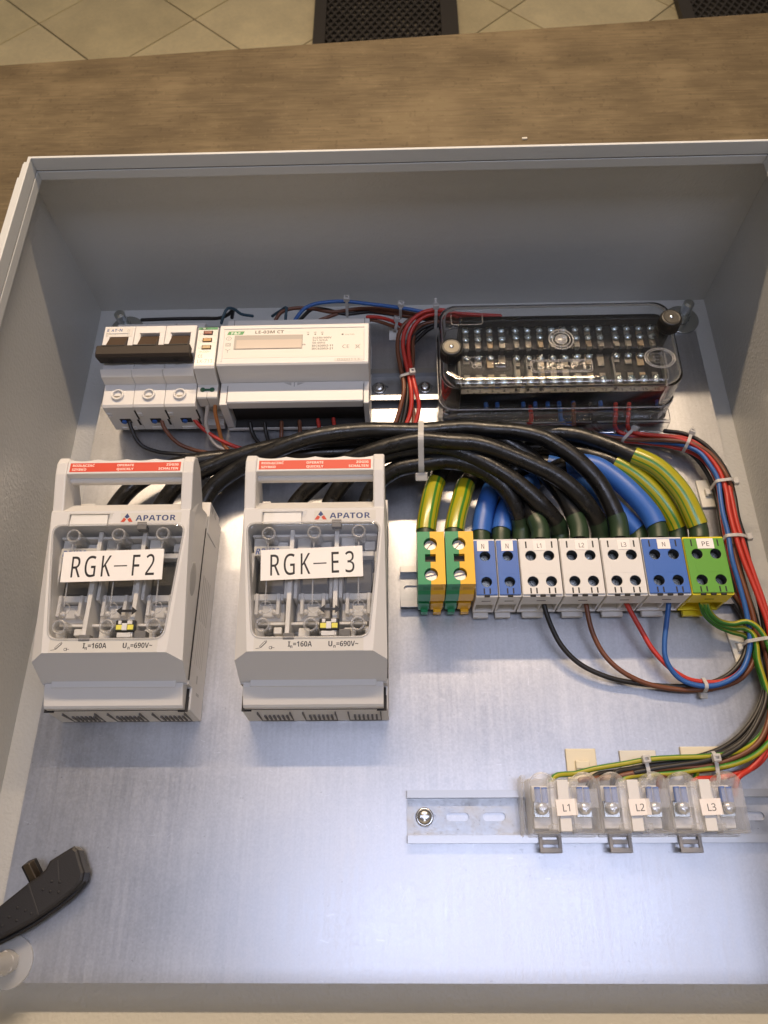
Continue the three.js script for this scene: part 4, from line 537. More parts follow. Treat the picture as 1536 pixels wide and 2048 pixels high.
// ---------- breaker, phase lamp, meter on the top rail ----------
{
  const x0 = -258, zr = -222.5, t = thing('fused_circuit_breaker', 'white three-pole circuit breaker with a long dark toggle bar, top left of the cabinet', 'circuit breaker', [x0 + 40.5, 0, zr]);
  for (let k = 0; k < 3; k++) {
    const a = x0 + k * 27 + 0.15, b = a + 26.7, c = (a + b) / 2;
    const prof = [[-268, 5], [-268, 43], [-262, 45.5], [-246, 45.5], [-246, 66], [-238.5, 66.3], [-237, 56], [-206, 56], [-204, 61], [-199.5, 56], [-198.5, 46], [-179, 44.5], [-177, 43], [-177, 8], [-180, 5]].reverse();
    const body = part('pole', [prismX(prof, a, b, 0.35), rb(a, a + 4.6, 50, 66.3, -239.5, -216, 0.6), rb(b - 4.8, b, 50, 66.3, -239.5, -216, 0.6)], M.white, t);
    part('screw_ring', new THREE.LatheGeometry([V2(3.5, 42), V2(3.5, 47), V2(5, 47.2), V2(5.6, 46.6), V2(5.6, 43)], 32).translate(c - 0.6, 0, -188), M.white, body);
    part('screw', [cut(cyl(c - 0.6, -188, 3.45, 44, 45.2), [bx(c - 4, c + 3, 44.8, 46, -188.5, -187.5)])], M.pit, body);
    const cl = []; cl.push(bx(c - 4.4, c + 5.4, 18.6, 25.4, -178, -176.85)); cl.push(bx(a + 25.6, b + 0.05, 24, 38, -178, -176.9), bx(a + 24, a + 26, 15, 24, -178, -176.9));
    part('wire_entry', cl, M.slot, body);
    const rib = []; for (const y of [34, 31]) rib.push(rb(a + 0.6, a + 5, y - 0.6, y + 0.6, -178, -175.9, 0.3)); for (const y of [12, 9.6]) rib.push(rb(c - 6, c + 7, y - 0.5, y + 0.5, -178, -175.9, 0.3));
    part('rib', rib, M.white, body);
    part('handle_guide', [rb(a + 4.4, a + 6, 56, 67.4, -236, -224, 0.5), rb(a + 6, b - 5, 60, 67, -239.4, -237.6, 0.4)], M.white, body);
    part('ferrule', cyl(0, 0, 2.1, 0, 4, 14).rotateX(Math.PI / 2).translate(c - 1, 21.5, -179.4), M.blueSleeve, body);
  }
  const tg = [], tops = [];
  tg.push(prismX([[-221, 59], [-221, 71.6], [-219.4, 73], [-211.4, 72.6], [-209.4, 70.6], [-211.4, 60], [-212, 59]].reverse(), x0 - 1.2, x0 + 79, 0.6));
  for (let k = 0; k < 3; k++) tops.push(prismX([[-238.3, 57], [-238, 62.5], [-234, 66.5], [-221, 72], [-214, 71.8], [-214, 57]].reverse(), x0 + k * 27 + 6.2, x0 + k * 27 + 21.8, 0.3));
  const tog = part('toggle_bar', tg, M.toggle, t);
  tops.forEach(g => part('toggle', g, M.toggleTop, t));
  part('bar_groove', [0, 1, 2].map(k => rb(x0 + 3 + k * 27, x0 + 23 + k * 27, 72, 73.5, -220.4, -219.2, 0.4)), M.black, tog);
  part('bar_hole', [0, 1, 2].map(k => cyl(0, 0, 2.4, -0.3, 0.3, 18).rotateX(Math.PI / 2 - 0.19).translate(x0 + 10.5 + k * 28, 65.6, -210.3)), M.black, tog);
  const pr = canvasTex(512, 220, (c, w, h) => { c.fillStyle = '#d6d2cb'; c.fillRect(0, 0, w, h); text(c, 'E', 8, 62, 92, '#2f4f8c', 'bold'); c.fillStyle = '#2f4f8c'; c.beginPath(); c.moveTo(96, 96); c.lineTo(122, 28); c.lineTo(148, 96); c.lineTo(134, 96); c.lineTo(122, 64); c.lineTo(110, 96); c.fill(); text(c, 'T', 156, 62, 92, '#2f4f8c', 'bold'); c.beginPath(); c.arc(226, 64, 9, 0, 7); c.fillStyle = '#2f4f8c'; c.fill(); text(c, 'N', 244, 62, 92, '#2f4f8c', 'bold'); text(c, 'Z-SLS/CB/3', 8, 142, 46, '#44413f', 'bold'); text(c, '63A', 8, 192, 38, '#6a6663');
    c.strokeStyle = '#55514e'; c.lineWidth = 4; for (const x of [420, 452]) { c.beginPath(); c.moveTo(x, 40); c.lineTo(x, 70); c.lineTo(x - 20, 120); c.moveTo(x, 124); c.lineTo(x, 190); c.stroke(); } });
  part('print', new THREE.BoxGeometry(23, 0.2, 10).translate(x0 + 13.5, 66.35, -239.5), printed(pr, 0.45), t);
}
{
  const x0 = -176, x1 = -158.3, t = thing('phase_indicator_module', 'slim white phase indicator with one red and two amber lamps beside the breaker', 'indicator module', [(x0 + x1) / 2, 0, -222.5]);
  const g = phys([0.66, 0.645, 0.62], 0.34, { clearcoat: 0.25, clearcoatRoughness: 0.2 });
  part('body', [prismX([[-262, 5], [-262, 43], [-245, 45], [-245, 64], [-244, 65], [-203, 65], [-201, 64], [-196, 47], [-184.5, 46], [-183.5, 45], [-183.5, 33], [-190, 32], [-190, 5]].reverse(), x0, x1, 0.4), bx(x0 + 0.5, x1 - 0.5, 5, 18, -191, -184), rb(x0 + 1, x1 - 1, 5, 12, -186, -178, 0.5)], g, t);
  part('green_band', bx(x0 + 0.5, x1 - 0.5, 64.9, 65.15, -244.2, -241.6), std([0.02, 0.22, 0.08], 0.4), t);
  const bezel = (z, col, nm) => { const b = part(nm, rb(x0 + 5, x0 + 13.2, 64.6, 65.6, z - 2.2, z + 2.2, 0.3), M.slot, t); part('lens', rb(x0 + 5.6, x0 + 12.6, 65, 66, z - 1.7, z + 1.7, 0.4), std(col, 0.3), b); };
  bezel(-238, [0.2, 0.025, 0.012], 'lamp_window'); bezel(-230.2, [0.42, 0.2, 0.03], 'lamp_window'); bezel(-222.4, [0.4, 0.26, 0.1], 'lamp_window');
  const pr = canvasTex(256, 560, (c, w, h) => { c.fillStyle = '#d8d4cc'; c.fillRect(0, 0, w, h); c.strokeStyle = '#aaa59d'; c.lineWidth = 3; for (const y of [96, 206]) { c.beginPath(); c.moveTo(10, y); c.lineTo(246, y); c.stroke(); } text(c, 'L1', 22, 62, 40, '#8c867f'); text(c, 'L2', 22, 172, 40, '#8c867f'); text(c, 'L3', 22, 284, 40, '#8c867f'); text(c, '3×230V~', 40, 350, 40, '#b08a5c'); text(c, 'CE', 26, 420, 64, '#55504b'); text(c, '⚡', 190, 420, 56, '#8c867f'); text(c, 'LK-713', 24, 500, 74, '#6b645c', '', 'left', 0.95); });
  part('print', new THREE.BoxGeometry(16.2, 0.2, 37.6).translate((x0 + x1) / 2, 65.02, -222.5), new THREE.MeshPhysicalMaterial({ map: pr, roughness: 0.2, clearcoat: 0.25, clearcoatRoughness: 0.2 }), t);
  const mk = canvasTex(128, 32, (c, w, h) => { c.fillStyle = '#1f6b3a'; c.fillRect(0, 0, w, h); text(c, 'F&F', 64, 17, 30, '#e4e0d4', 'bold', 'center'); });
  part('brand_print', new THREE.BoxGeometry(5.6, 0.2, 2.4).translate(x0 + 5.4, 65.2, -242.9), printed(mk), t);
  part('terminal', [cyl(x0 + 4.6, -191.5, 2.2, 40, 46.9), cyl(x0 + 12.8, -191.5, 2.2, 40, 46.9), bx(x0 + 5, x0 + 12.6, 44, 46.7, -192.7, -190.3)], std([0.02, 0.1, 0.05], 0.45), t);
  part('seam', [bx(x0 + 8.6, x0 + 8.9, 33, 46.4, -194, -183.3)], M.seam, t);
}
{
  const x0 = -156.6, x1 = -27.4, t = thing('energy_meter', 'cream white three-phase energy meter with a small display, top row beside the cable bundle', 'energy meter', [(x0 + x1) / 2, 0, -222.5]);
  part('base', [rb(x0, x1, 3, 7, -268, -177, 0.8), rb(x0 + 0.3, x0 + 7, 10, 45, -268, -176.5, 0.8), rb(x1 - 5, x1 - 0.3, 10, 45, -268, -176.5, 0.8), rb(x0 + 0.4, x1 - 0.4, 10, 46, -267.8, -246, 0.8), bx(x0 + 6, x1 - 5, 6.5, 45, -250, -192)], M.white, t);
  part('seam', [bx(x0 + 6.2, x0 + 6.6, 30, 46.1, -267.9, -247), bx(x1 - 5, x1 - 4.6, 30, 46.1, -267.9, -247)], M.seam, t);
  const head = part('head', [prismX([[-246.5, 40], [-246.5, 64], [-244.5, 66], [-204, 66], [-202.5, 65], [-200.5, 56], [-199, 46], [-199, 40]].reverse(), x0, x1, 0.5)], M.white, t);
  part('front_frame', [rb(x0 + 3.6, x1 - 3.4, 65.4, 66.7, -241.6, -240.4, 0.3), rb(x0 + 3.6, x0 + 4.6, 65.4, 66.5, -240.4, -206, 0.3), rb(x1 - 4.2, x1 - 3.4, 65.4, 66.5, -240.4, -206, 0.3)], M.white, head);
  const face = canvasTex(2048, 600, (c, w, h) => {
    c.fillStyle = '#d9d5cd'; c.fillRect(0, 0, w, h); const K = '#2c2825', G = '#5d5751';
    c.fillStyle = '#2f8a4a'; c.beginPath(); c.moveTo(56, 44); c.lineTo(290, 44); c.lineTo(268, 116); c.lineTo(34, 116); c.fill(); text(c, 'F&F', 162, 82, 68, '#dfe4d6', 'bold', 'center', 1.2);
    text(c, 'LE-03M CT', 440, 68, 84, K, 'bold', 'left', 1.05);
    c.strokeStyle = K; c.lineWidth = 5; c.beginPath(); c.arc(66, 190, 36, 0, 7); c.moveTo(66, 168); c.lineTo(66, 212); c.stroke(); c.strokeRect(30, 290, 68, 60); c.strokeRect(46, 304, 36, 32);
    c.beginPath(); c.moveTo(66, 440); c.lineTo(66, 490); c.moveTo(66, 440); c.lineTo(28, 410); c.moveTo(66, 440); c.lineTo(104, 410); c.stroke();
    ['L1', 'L2', 'L3'].forEach((s, i) => { text(c, s, 1228 + i * 104, 92, 36, K, 'bold', 'center'); c.fillStyle = '#4a403a'; c.beginPath(); c.arc(1232 + i * 104, 132, 13, 0, 7); c.fill(); });
    text(c, '3x230/400V', 1296, 206, 52, G, 'bold'); text(c, '3x1.5(5)A', 1296, 258, 52, G, 'bold'); text(c, '50-60Hz', 1296, 312, 52, G, 'bold'); text(c, 'IEC62052-11', 1292, 372, 58, K, 'bold', 'left', 0.95); text(c, 'IEC62053-21', 1292, 432, 58, K, 'bold', 'left', 0.95);
    text(c, 'kWh', 1108, 342, 44, K, 'bold'); c.fillStyle = K; c.fillRect(1724, 128, 28, 30); text(c, 'imp/kWh', 1776, 146, 34, G);
    text(c, 'CE', 1736, 396, 96, '#57524d'); c.strokeStyle = '#57524d'; c.lineWidth = 6; c.strokeRect(1940, 372, 40, 52); c.beginPath(); c.moveTo(1926, 446); c.lineTo(2000, 352); c.moveTo(1926, 360); c.lineTo(1996, 440); c.stroke();
  });
  part('printed_face', new THREE.BoxGeometry(x1 - x0 - 9, 0.24, 31).translate((x0 + x1) / 2 + 0.2, 66.02, -225), new THREE.MeshStandardMaterial({ map: face, roughness: 0.42 }), t);
  const dsp = part('display', rb(x0 + 13.5, x0 + 72.5, 65.6, 66.5, -233.6, -218.6, 0.3), std([0.3, 0.27, 0.24], 0.35), t);
  part('display_glass', rb(x0 + 15.4, x0 + 72, 66.1, 66.8, -228.4, -219, 0.2), std([0.5, 0.42, 0.35], 0.18), dsp);
  const ser = canvasTex(512, 64, (c, w, h) => { c.fillStyle = '#d6d2ca'; c.fillRect(0, 0, w, h); text(c, 'BX00113', 256, 34, 66, '#a09890', '', 'center', 1.6); });
  part('serial_print', new THREE.BoxGeometry(24, 0.2, 2.8).translate(x1 - 17, 66.08, -206.6), printed(ser), t);
  part('terminal_cover', [rb(x0 + 6.8, x1 - 5.4, 42.5, 45.6, -198.6, -179, 0.6), rb(x0 + 6.8, x1 - 5.4, 36, 45, -182, -178.4, 0.8), rb(x0 + 0.4, x1 - 0.3, 37, 44.6, -198, -180, 0.8)], M.white, t);
  part('cover_seam', [bx(x0 + 6.2, x0 + 6.7, 31, 45.4, -196, -178.2), bx(x1 - 5.3, x1 - 4.9, 31, 45.4, -196, -178.2), bx(x0 + 64, x0 + 64.4, 45.2, 45.75, -198.4, -194)], M.seam, t);
  part('latch_mark', [-1, 1].map(s => prismY(xz([[x0 + 64.2 + s * 2.6, -198], [x0 + 64.2 + s * 9, -198], [x0 + 64.2 + s * 2.6, -195.2]]), 45.3, 45.8)), M.fuseDark, t);
  part('terminal_recess', [bx(x0 + 7, x1 - 5.4, 7.2, 37, -192.5, -186), bx(x0 + 7, x1 - 5.4, 7.05, 8, -186, -177.6)], M.dark, t);
}

// ---------- test terminal strip under its clear cover ----------
{
  const x0 = 32, x1 = 237, t = thing('test_terminal_strip', 'black sixteen-pole test terminal strip under a clear plastic cover, top right', 'terminal strip', [134.5, 0, -222]);
  const bx0 = 52, bx1 = 231;
  part('base', [rb(bx0 - 14, bx1 + 3, 8, 14, -266, -180, 2), rb(bx0, bx1, 13, 33, -262, -193, 1.2), rb(bx0, bx1, 13, 41, -262, -232, 1.2), rb(bx0, bx1, 33, 50, -263, -257, 1.2), rb(bx0 - 13, bx0 - 4, 10, 58, -221, -209, 3), rb(bx1 - 3, bx1 + 3, 10, 58, -246, -236, 2)], M.black, t);
  const xs = []; for (let i = 0; i < 16; i++) xs.push(58 + i * 10.6 + (i > 3 ? 2 : 0) + (i > 11 ? 3 : 0));
  const screwG = (r, turn) => cut(new THREE.SphereGeometry(r, 16, 10).scale(1, 0.6, 1), [bx(-r, r, r * 0.25, 3, -0.5, 0.5).rotateY(turn)]);
  const kinds = [0.2, 1.1, 2, 2.7].map(a => screwG(3.4, a));
  const three = i => (i < 4 || i > 8);
  xs.forEach((x, i) => {
    const mid = i > 3 && i < 9;
    part('contact_bar', [rb(x - 2.6, x + 2.6, 41, 42.4, -257, -233.5, 0.4), rb(x - 3, x + 3, 33, 34.6, -231.5, mid ? -219 : -222 + (i % 3) * 2, 0.4), rb(x - 2.6, x + 2.6, 33, 34.2, mid ? -216 : -211, -197, 0.4), rb(x - 2.2, x + 2.2, 33.5, 44, -236, -232, 0.5)], i % 4 === 2 ? M.brassDull : M.nickel, t);
    for (const [z, y] of three(i) ? [[-252, 43.4], [-242.5, 43.4], [-228, 36]] : [[-252, 43.4], [-244, 43.4], [-227, 36]]) if (!(i % 4 === 3 && z === -228)) part('screw', kinds[Math.floor(rnd() * 4)].clone().translate(x + (z > -230 ? 0.6 : 0), y, z), M.screwBlue, t);
    part('screw', kinds[Math.floor(rnd() * 4)].clone().translate(x, 35.6, -203.5), M.screwBlue, t);
  });
  part('partition', [51.4, 100, 110.6, 121.5, 186.2, 230].map(x => rb(x - 1, x + 1, 32, 38, -226, -195, 0.4)), M.partition, t);
  const nums = canvasTex(2048, 64, (c, w, h) => { c.fillStyle = '#77736a'; c.fillRect(0, 0, w, h); xs.forEach((x, i) => { text(c, String(i + 1), (x - bx0) / (bx1 - bx0) * w, 30, 58, '#1b1a18', 'bold', 'center'); c.fillStyle = '#15130f'; c.beginPath(); c.arc((x + 5.3 - bx0) / (bx1 - bx0) * w, 64, 13, 0, 7); c.fill(); }); });
  part('number_strip', new THREE.BoxGeometry(bx1 - bx0, 0.5, 4.2).translate((bx0 + bx1) / 2, 33.4, -195.2), printed(nums, 0.5), t);
  part('ferrule', [75, 85, 108, 118.6, 129.5, 139.6, 152, 176, 226].map(x => cyl(x, 0, 1.9, 0, 6, 12).rotateX(Math.PI / 2).translate(0, 19, -193)), M.blueSleeve, t);
  // clear cover: outer and inner skins, rounded shoulders, wire skirt, moulded marks
  const shell = (e, flip) => ringsRR([[6, x0 + e, x1 - e, -268 + e, -176 - e, 15], [30, x0 + 0.4 + e, x1 - 0.4 - e, -267.6 + e, -176.6 - e, 14.5], [31.6, x0 + 0.9 + e, x1 - 0.9 - e, -267.1 + e, -177 - e, 14.2], [32.2, x0 + 2 + e, x1 - 2 - e, -266 + e, -178 - e, 14], [60 - e * 0.2, x0 + 2 + e, x1 - 2 - e, -266 + e, -178 - e, 14], ...[0.2, 0.4, 0.6, 0.8, 0.97].map(k => { const q = (1 - Math.cos(k * Math.PI / 2)) * 5 * (1 - e * 0.1), hh = 60 + Math.sin(k * Math.PI / 2) * (5 - e); return [hh, x0 + 2 + e + q, x1 - 2 - e - q, -266 + e + q, -178 - e - q, 14 - q * 0.4]; }), [65.03 - e, x0 + 8.8 + e, x1 - 8.8 - e, -259.2 + e, -184.9 - e, 10.4]], true, flip);
  const cover = part('clear_cover', [shell(0, false), shell(2.2, true)], M.clear, t);
  part('wire_skirt', [prismX([[-178.6, 25.6], [-172, 25.5], [-168.4, 25.1], [-166.6, 24], [-166, 22.4], [-165.4, 9], [-166.9, 9], [-167.5, 22], [-168.4, 23.3], [-178.6, 23.8]].reverse(), 49, 232, 0.3)], M.clear, cover);
  const rimAt = (y, e, r) => { const P = rrShape(x0 + e, x1 - e, 176 + e + 0.2, 268 - e, 14).getPoints(10); P.pop(); return new THREE.TubeGeometry(new THREE.CatmullRomCurve3(P.map(p => V3(p.x, y, -p.y)), true, 'centripetal'), 200, r, 6, true); };
  part('moulded_edge', [rimAt(31.5, 0.6, 0.6)], M.clearRim, cover);
  const ring = (x, z, r, tr, sx = 1) => new THREE.TorusGeometry(r, tr, 8, 40).rotateX(Math.PI / 2).scale(sx, 1, 1).translate(x, 65.3, z);
  part('moulded_boss', [ring(136.5, -224, 10.2, 0.7), ring(136.5, -224, 7.6, 0.6), ring(136.5, -224, 4.6, 0.8), new THREE.SphereGeometry(4, 20, 10).scale(1, 0.3, 1).translate(136.5, 65.2, -224)], M.clearRim, cover);
  const frame = (xa, xb, za, zb, w = 0.8) => { const P = rrShape(xa, xb, -zb, -za, 2.5).getPoints(8); P.pop(); return new THREE.TubeGeometry(new THREE.CatmullRomCurve3(P.map(p => V3(p.x, 65.1, -p.y)), true, 'centripetal'), 90, w * 0.6, 6, true); };
  const font = await new FontLoader().loadAsync('fonts/droid/droid_sans_bold.typeface.json');
  const words = (str, size, x, z, sx = 1) => { const g = new TextGeometry(str, { font, size, depth: 0.7, curveSegments: 4 }).rotateX(-Math.PI / 2); g.computeBoundingBox(); const b = g.boundingBox; return g.translate(-(b.min.x + b.max.x) / 2, 0, -(b.min.z + b.max.z) / 2).scale(sx, 1, 1).translate(x, 65, z); };
  part('moulded_plate', [frame(108.5, 159.5, -202.6, -190.4), frame(110, 158, -201.2, -191.8, 0.5)], M.clearRim, cover);
  part('moulded_lettering', [words('SKa-P1', 6.4, 134, -196.6, 1.5)], M.emboss, cover);
  part('moulded_oval', [ring(0, -202.8, 10, 0.5, 1.25).translate(216.5, 0, 0), ring(0, -202.8, 8.6, 0.35, 1.25).translate(216.5, 0, 0)], M.clearRim, cover);
  part('moulded_lettering', [0, 1, 2, 3].map(k => rb(209 + (k % 2) * 2, 224 - (k % 2) * 2, 65, 65.7, -208.2 + k * 3.2, -206.9 + k * 3.2, 0.3)), M.emboss, cover);
  part('moulded_badge', [new THREE.TorusGeometry(5.6, 0.5, 6, 3).rotateX(Math.PI / 2).rotateY(Math.PI / 6).translate(61, 65.2, -204), ring(61.5, -197.5, 1.8, 0.4), ring(65.6, -197.5, 1.8, 0.4)], M.clearRim, cover);
  part('moulded_dome', new THREE.SphereGeometry(9, 28, 12, 0, Math.PI * 2, 0, Math.PI / 2).scale(1.15, 0.42, 0.7).translate(83.5, 64.6, -198.6), M.clearThin, cover);
  part('moulded_window', frame(44, 71, -257, -242, 0.4), M.clearRim, cover);
  part('corner_rivet', new THREE.SphereGeometry(3.4, 16, 10).translate(40, 24, -181), M.steel, cover);
  for (const [x, z, lx] of [[42.5, -211.5, 1], [229.5, -238.5, 1]]) {
    const prof = [V2(0, 60), V2(8.6, 60), V2(9, 62), V2(9, 72.5), V2(8.4, 74), V2(6.9, 74.4), V2(6.5, 73.8), V2(0, 73.6)];
    const k = part('knurled_knob', [new THREE.LatheGeometry(prof, 40).translate(x, 0, z), ...Array.from({ length: 36 }, (_, i) => bx(8.8, 9.35, 61.5, 72.5, -0.32, 0.32).rotateY(i * Math.PI / 18).translate(x, 0, z))], M.black, t);
    part('knob_cap', cyl(x, z, 6.2, 73.4, 74.2, 28), x < 100 ? std([0.15, 0.125, 0.08], 0.4) : M.black, k);
    part('knob_pin', new THREE.SphereGeometry(2.1, 16, 10).scale(1, 0.6, 1).translate(x - 0.2, 74.1, z - 0.3), M.steel, k);
  }
}

M.pin = std([0.16, 0.13, 0.1], 0.4, { metalness: 1 }); M.latch = std([0.33, 0.32, 0.32], 0.45); M.coreGrey = std([0.74, 0.74, 0.75], 0.5);

// ---------- clear-capped lamp terminals on the lower rail ----------
function lampTerminal(label, x0, x1, word, tubes, lx) {
  const t = thing('clear_capped_terminal', label, 'terminal block', [(x0 + x1) / 2, 0, 146], 'clear-capped terminals on the lower rail');
  const m = (x0 + x1) / 2, w = x1 - x0;
  part('base', [rb(x0 + 0.4, x1 - 0.4, 8, 13, 125, 163, 1), rb(x0 + 0.4, x0 + 2, 9, 26, 126, 161, 0.6), rb(x1 - 2, x1 - 0.4, 9, 26, 126, 161, 0.6)], M.frost, t);
  part('core', [rb(x0 + 4, x1 - 4, 11, 17, 130, 158, 0.8), rb(m - 8, m + 7, 11, 23, 128, 159, 0.8)], M.coreGrey, t);
  part('marker_strip', [rb(m - 4, m + 3.6, 22, 29.4, 127.5, 160.5, 0.5)], M.white, t);
  part('side_clip', [-1, 1].flatMap(s => [rb(m + s * 7.5 - 2.4, m + s * 7.5 + 2.4, 20, 30, 129, 132.5, 0.8), rb(m + s * 7.5 - 2.8, m + s * 7.5 + 2.8, 18, 28, 155.5, 160, 0.6), cyl(0, 0, 2.4, -2.6, 2.6, 16).rotateZ(Math.PI / 2).translate(m + s * 7.5, 29, 129)]), M.frost, t);
  for (const c of [x0 + 9.6, x1 - 9]) {
    const r = 9.2, s = new THREE.Shape(); s.moveTo(c - r, -161.5); s.lineTo(c + r, -161.5); s.lineTo(c + r, -131.5); s.absarc(c, -131.5, r, 0, Math.PI); s.lineTo(c - r, -161.5);
    const cap = part('clear_cap', [prismY(s, 13.2, 34.5, 5)], M.frost, t);
    part('cap_step', [rb(c - r + 2, c + r - 2, 33, 34, 134, 146, 0.5)], M.frost, cap);
    const k = part('clamp_screw', crossScrew(c, 145.5, 24, 4.2), M.steel, t);
    part('clamp_plate', [rb(c - 5.4, c + 5.4, 17, 19.6, 140, 151, 0.5)], M.screw, k);
    part('ferrule', [cyl(0, 0, 2.2, -5, 5, 14).rotateX(Math.PI / 2).translate(c - 2.4, 22, 136.5), cyl(0, 0, 2.2, -5, 5, 14).rotateX(Math.PI / 2).translate(c + 2.4, 22, 136.8)], M.blueSleeve, t);
    tubes.push(c);
  }
  part('rail_latch', [rb(x0 + 7.6, x0 + 10, 7.8, 10.6, 158, 172.4, 0.5), rb(x0 + 20.6, x0 + 23, 7.8, 10.6, 158, 172.4, 0.5), rb(x0 + 7.6, x0 + 23, 7.6, 10.8, 169.6, 173, 0.7), rb(x0 + 10, x0 + 20.6, 8, 10, 164.5, 167.4, 0.5), rb(x0 + 9, x0 + 21.6, 7.8, 9.4, 157, 162.5, 0.5)], M.latch, t);
  const lab = canvasTex(256, 200, (c, W, H) => { c.fillStyle = '#f0e8e2'; c.fillRect(0, 0, W, H); text(c, word, W / 2, H * 0.54, 124, '#2a2524', '', 'center', 0.92); });
  sticker('label_sticker', lx, 145.4, 31, 14.2, 10.4, lab, t, { turn: 0.04, thick: 0.3 });
  return t;
}
const capsAt = [];
lampTerminal('clear-capped terminal labelled L1, leftmost of the three on the lower rail', 83.5, 131.2, 'L1', capsAt, 108.2);
lampTerminal('clear-capped terminal labelled L2, middle of the three on the lower rail', 131.6, 179, 'L2', capsAt, 157.4);
lampTerminal('clear-capped terminal labelled L3, rightmost of the three on the lower rail', 179.4, 229, 'L3', capsAt, 205.2);
{ // end bracket of the first one
  const t = scene.children.find(o => o.name === 'clear_capped_terminal');
  part('end_bracket', [prismX([[128, 6], [124, 10], [124, 20], [161, 14], [163, 6]].reverse(), 79.4, 81, 0.3), rb(79.6, 83.4, 6, 9, 124, 162, 0.6), rb(79.6, 83.4, 18, 21, 123, 128, 0.6)], M.frostDark ?? M.frost, t);
}

// ---------- heavy cables ----------
const POWER = [
  ['c2', 'heavy black cable from the RGK-F2 switch to the right hole of the white L1 block', null],
  ['c4', 'heavy black cable from the RGK-F2 switch to the right hole of the L2 block', null],
  ['c6', 'heavy black cable from the RGK-F2 switch to the right hole of the L3 block', null],
  ['c1', 'heavy black cable, frontmost arc, from the RGK-E3 switch to the left hole of L1', null],
  ['c3', 'heavy black cable from the RGK-E3 switch to the left hole of the white L2 block', null],
  ['c5', 'heavy black cable from the RGK-E3 switch to the left hole of the white L3 block', null],
  ['n1', 'heavy cable in blue sleeving from the left narrow blue N block to the wide one', 'blue'],
  ['n2', 'heavy cable in blue sleeving from the right narrow blue N block to the wide one', 'blue'],
  ['c7', 'heavy black cable with green-yellow sleeves from the leftmost earth terminal to the right PE hole', 'gy'],
  ['c8', 'heavy black cable with green-yellow sleeves from the second earth terminal to the left PE hole', 'gy'],
];
for (const [key, label, kind] of POWER) {
  const pts = PATHS[key], c = curve(pts), L = c.getLength(), mid = c.getPointAt(0.5);
  const t = thing('power_cable', label, 'cable', [mid.x, 0, mid.z], kind ? undefined : 'heavy black phase cables');
  part('sheath', tube(c, 7.1, 4, 18), M.cable, t);
  const ends = kind ? [0, 1] : [1];
  for (const e of ends) {
    const a = e ? 1 - 21 / L : 0, b = e ? 1 : 21 / L;
    part('shrink_sleeve', tube(sub(c, a, b, 8), 7.5, 3, 20), M.shrink, t);
    if (kind) {
      const long = kind === 'blue' ? (e ? 96 : 62) : (e ? (key === 'c7' ? 78 : 74) : 52), f0 = e ? 1 - (12.5 + long) / L : 12.5 / L, f1 = e ? 1 - 12.5 / L : (12.5 + long) / L;
      part('colour_sleeve', [tube(sub(c, f0, f1, 16), 8.2, 3, 24), tube(sub(c, f0, f1, 16), 7.7, 3, 24)], kind === 'blue' ? M.blueSleeve : M.gySleeve, t);
    }
  }
}

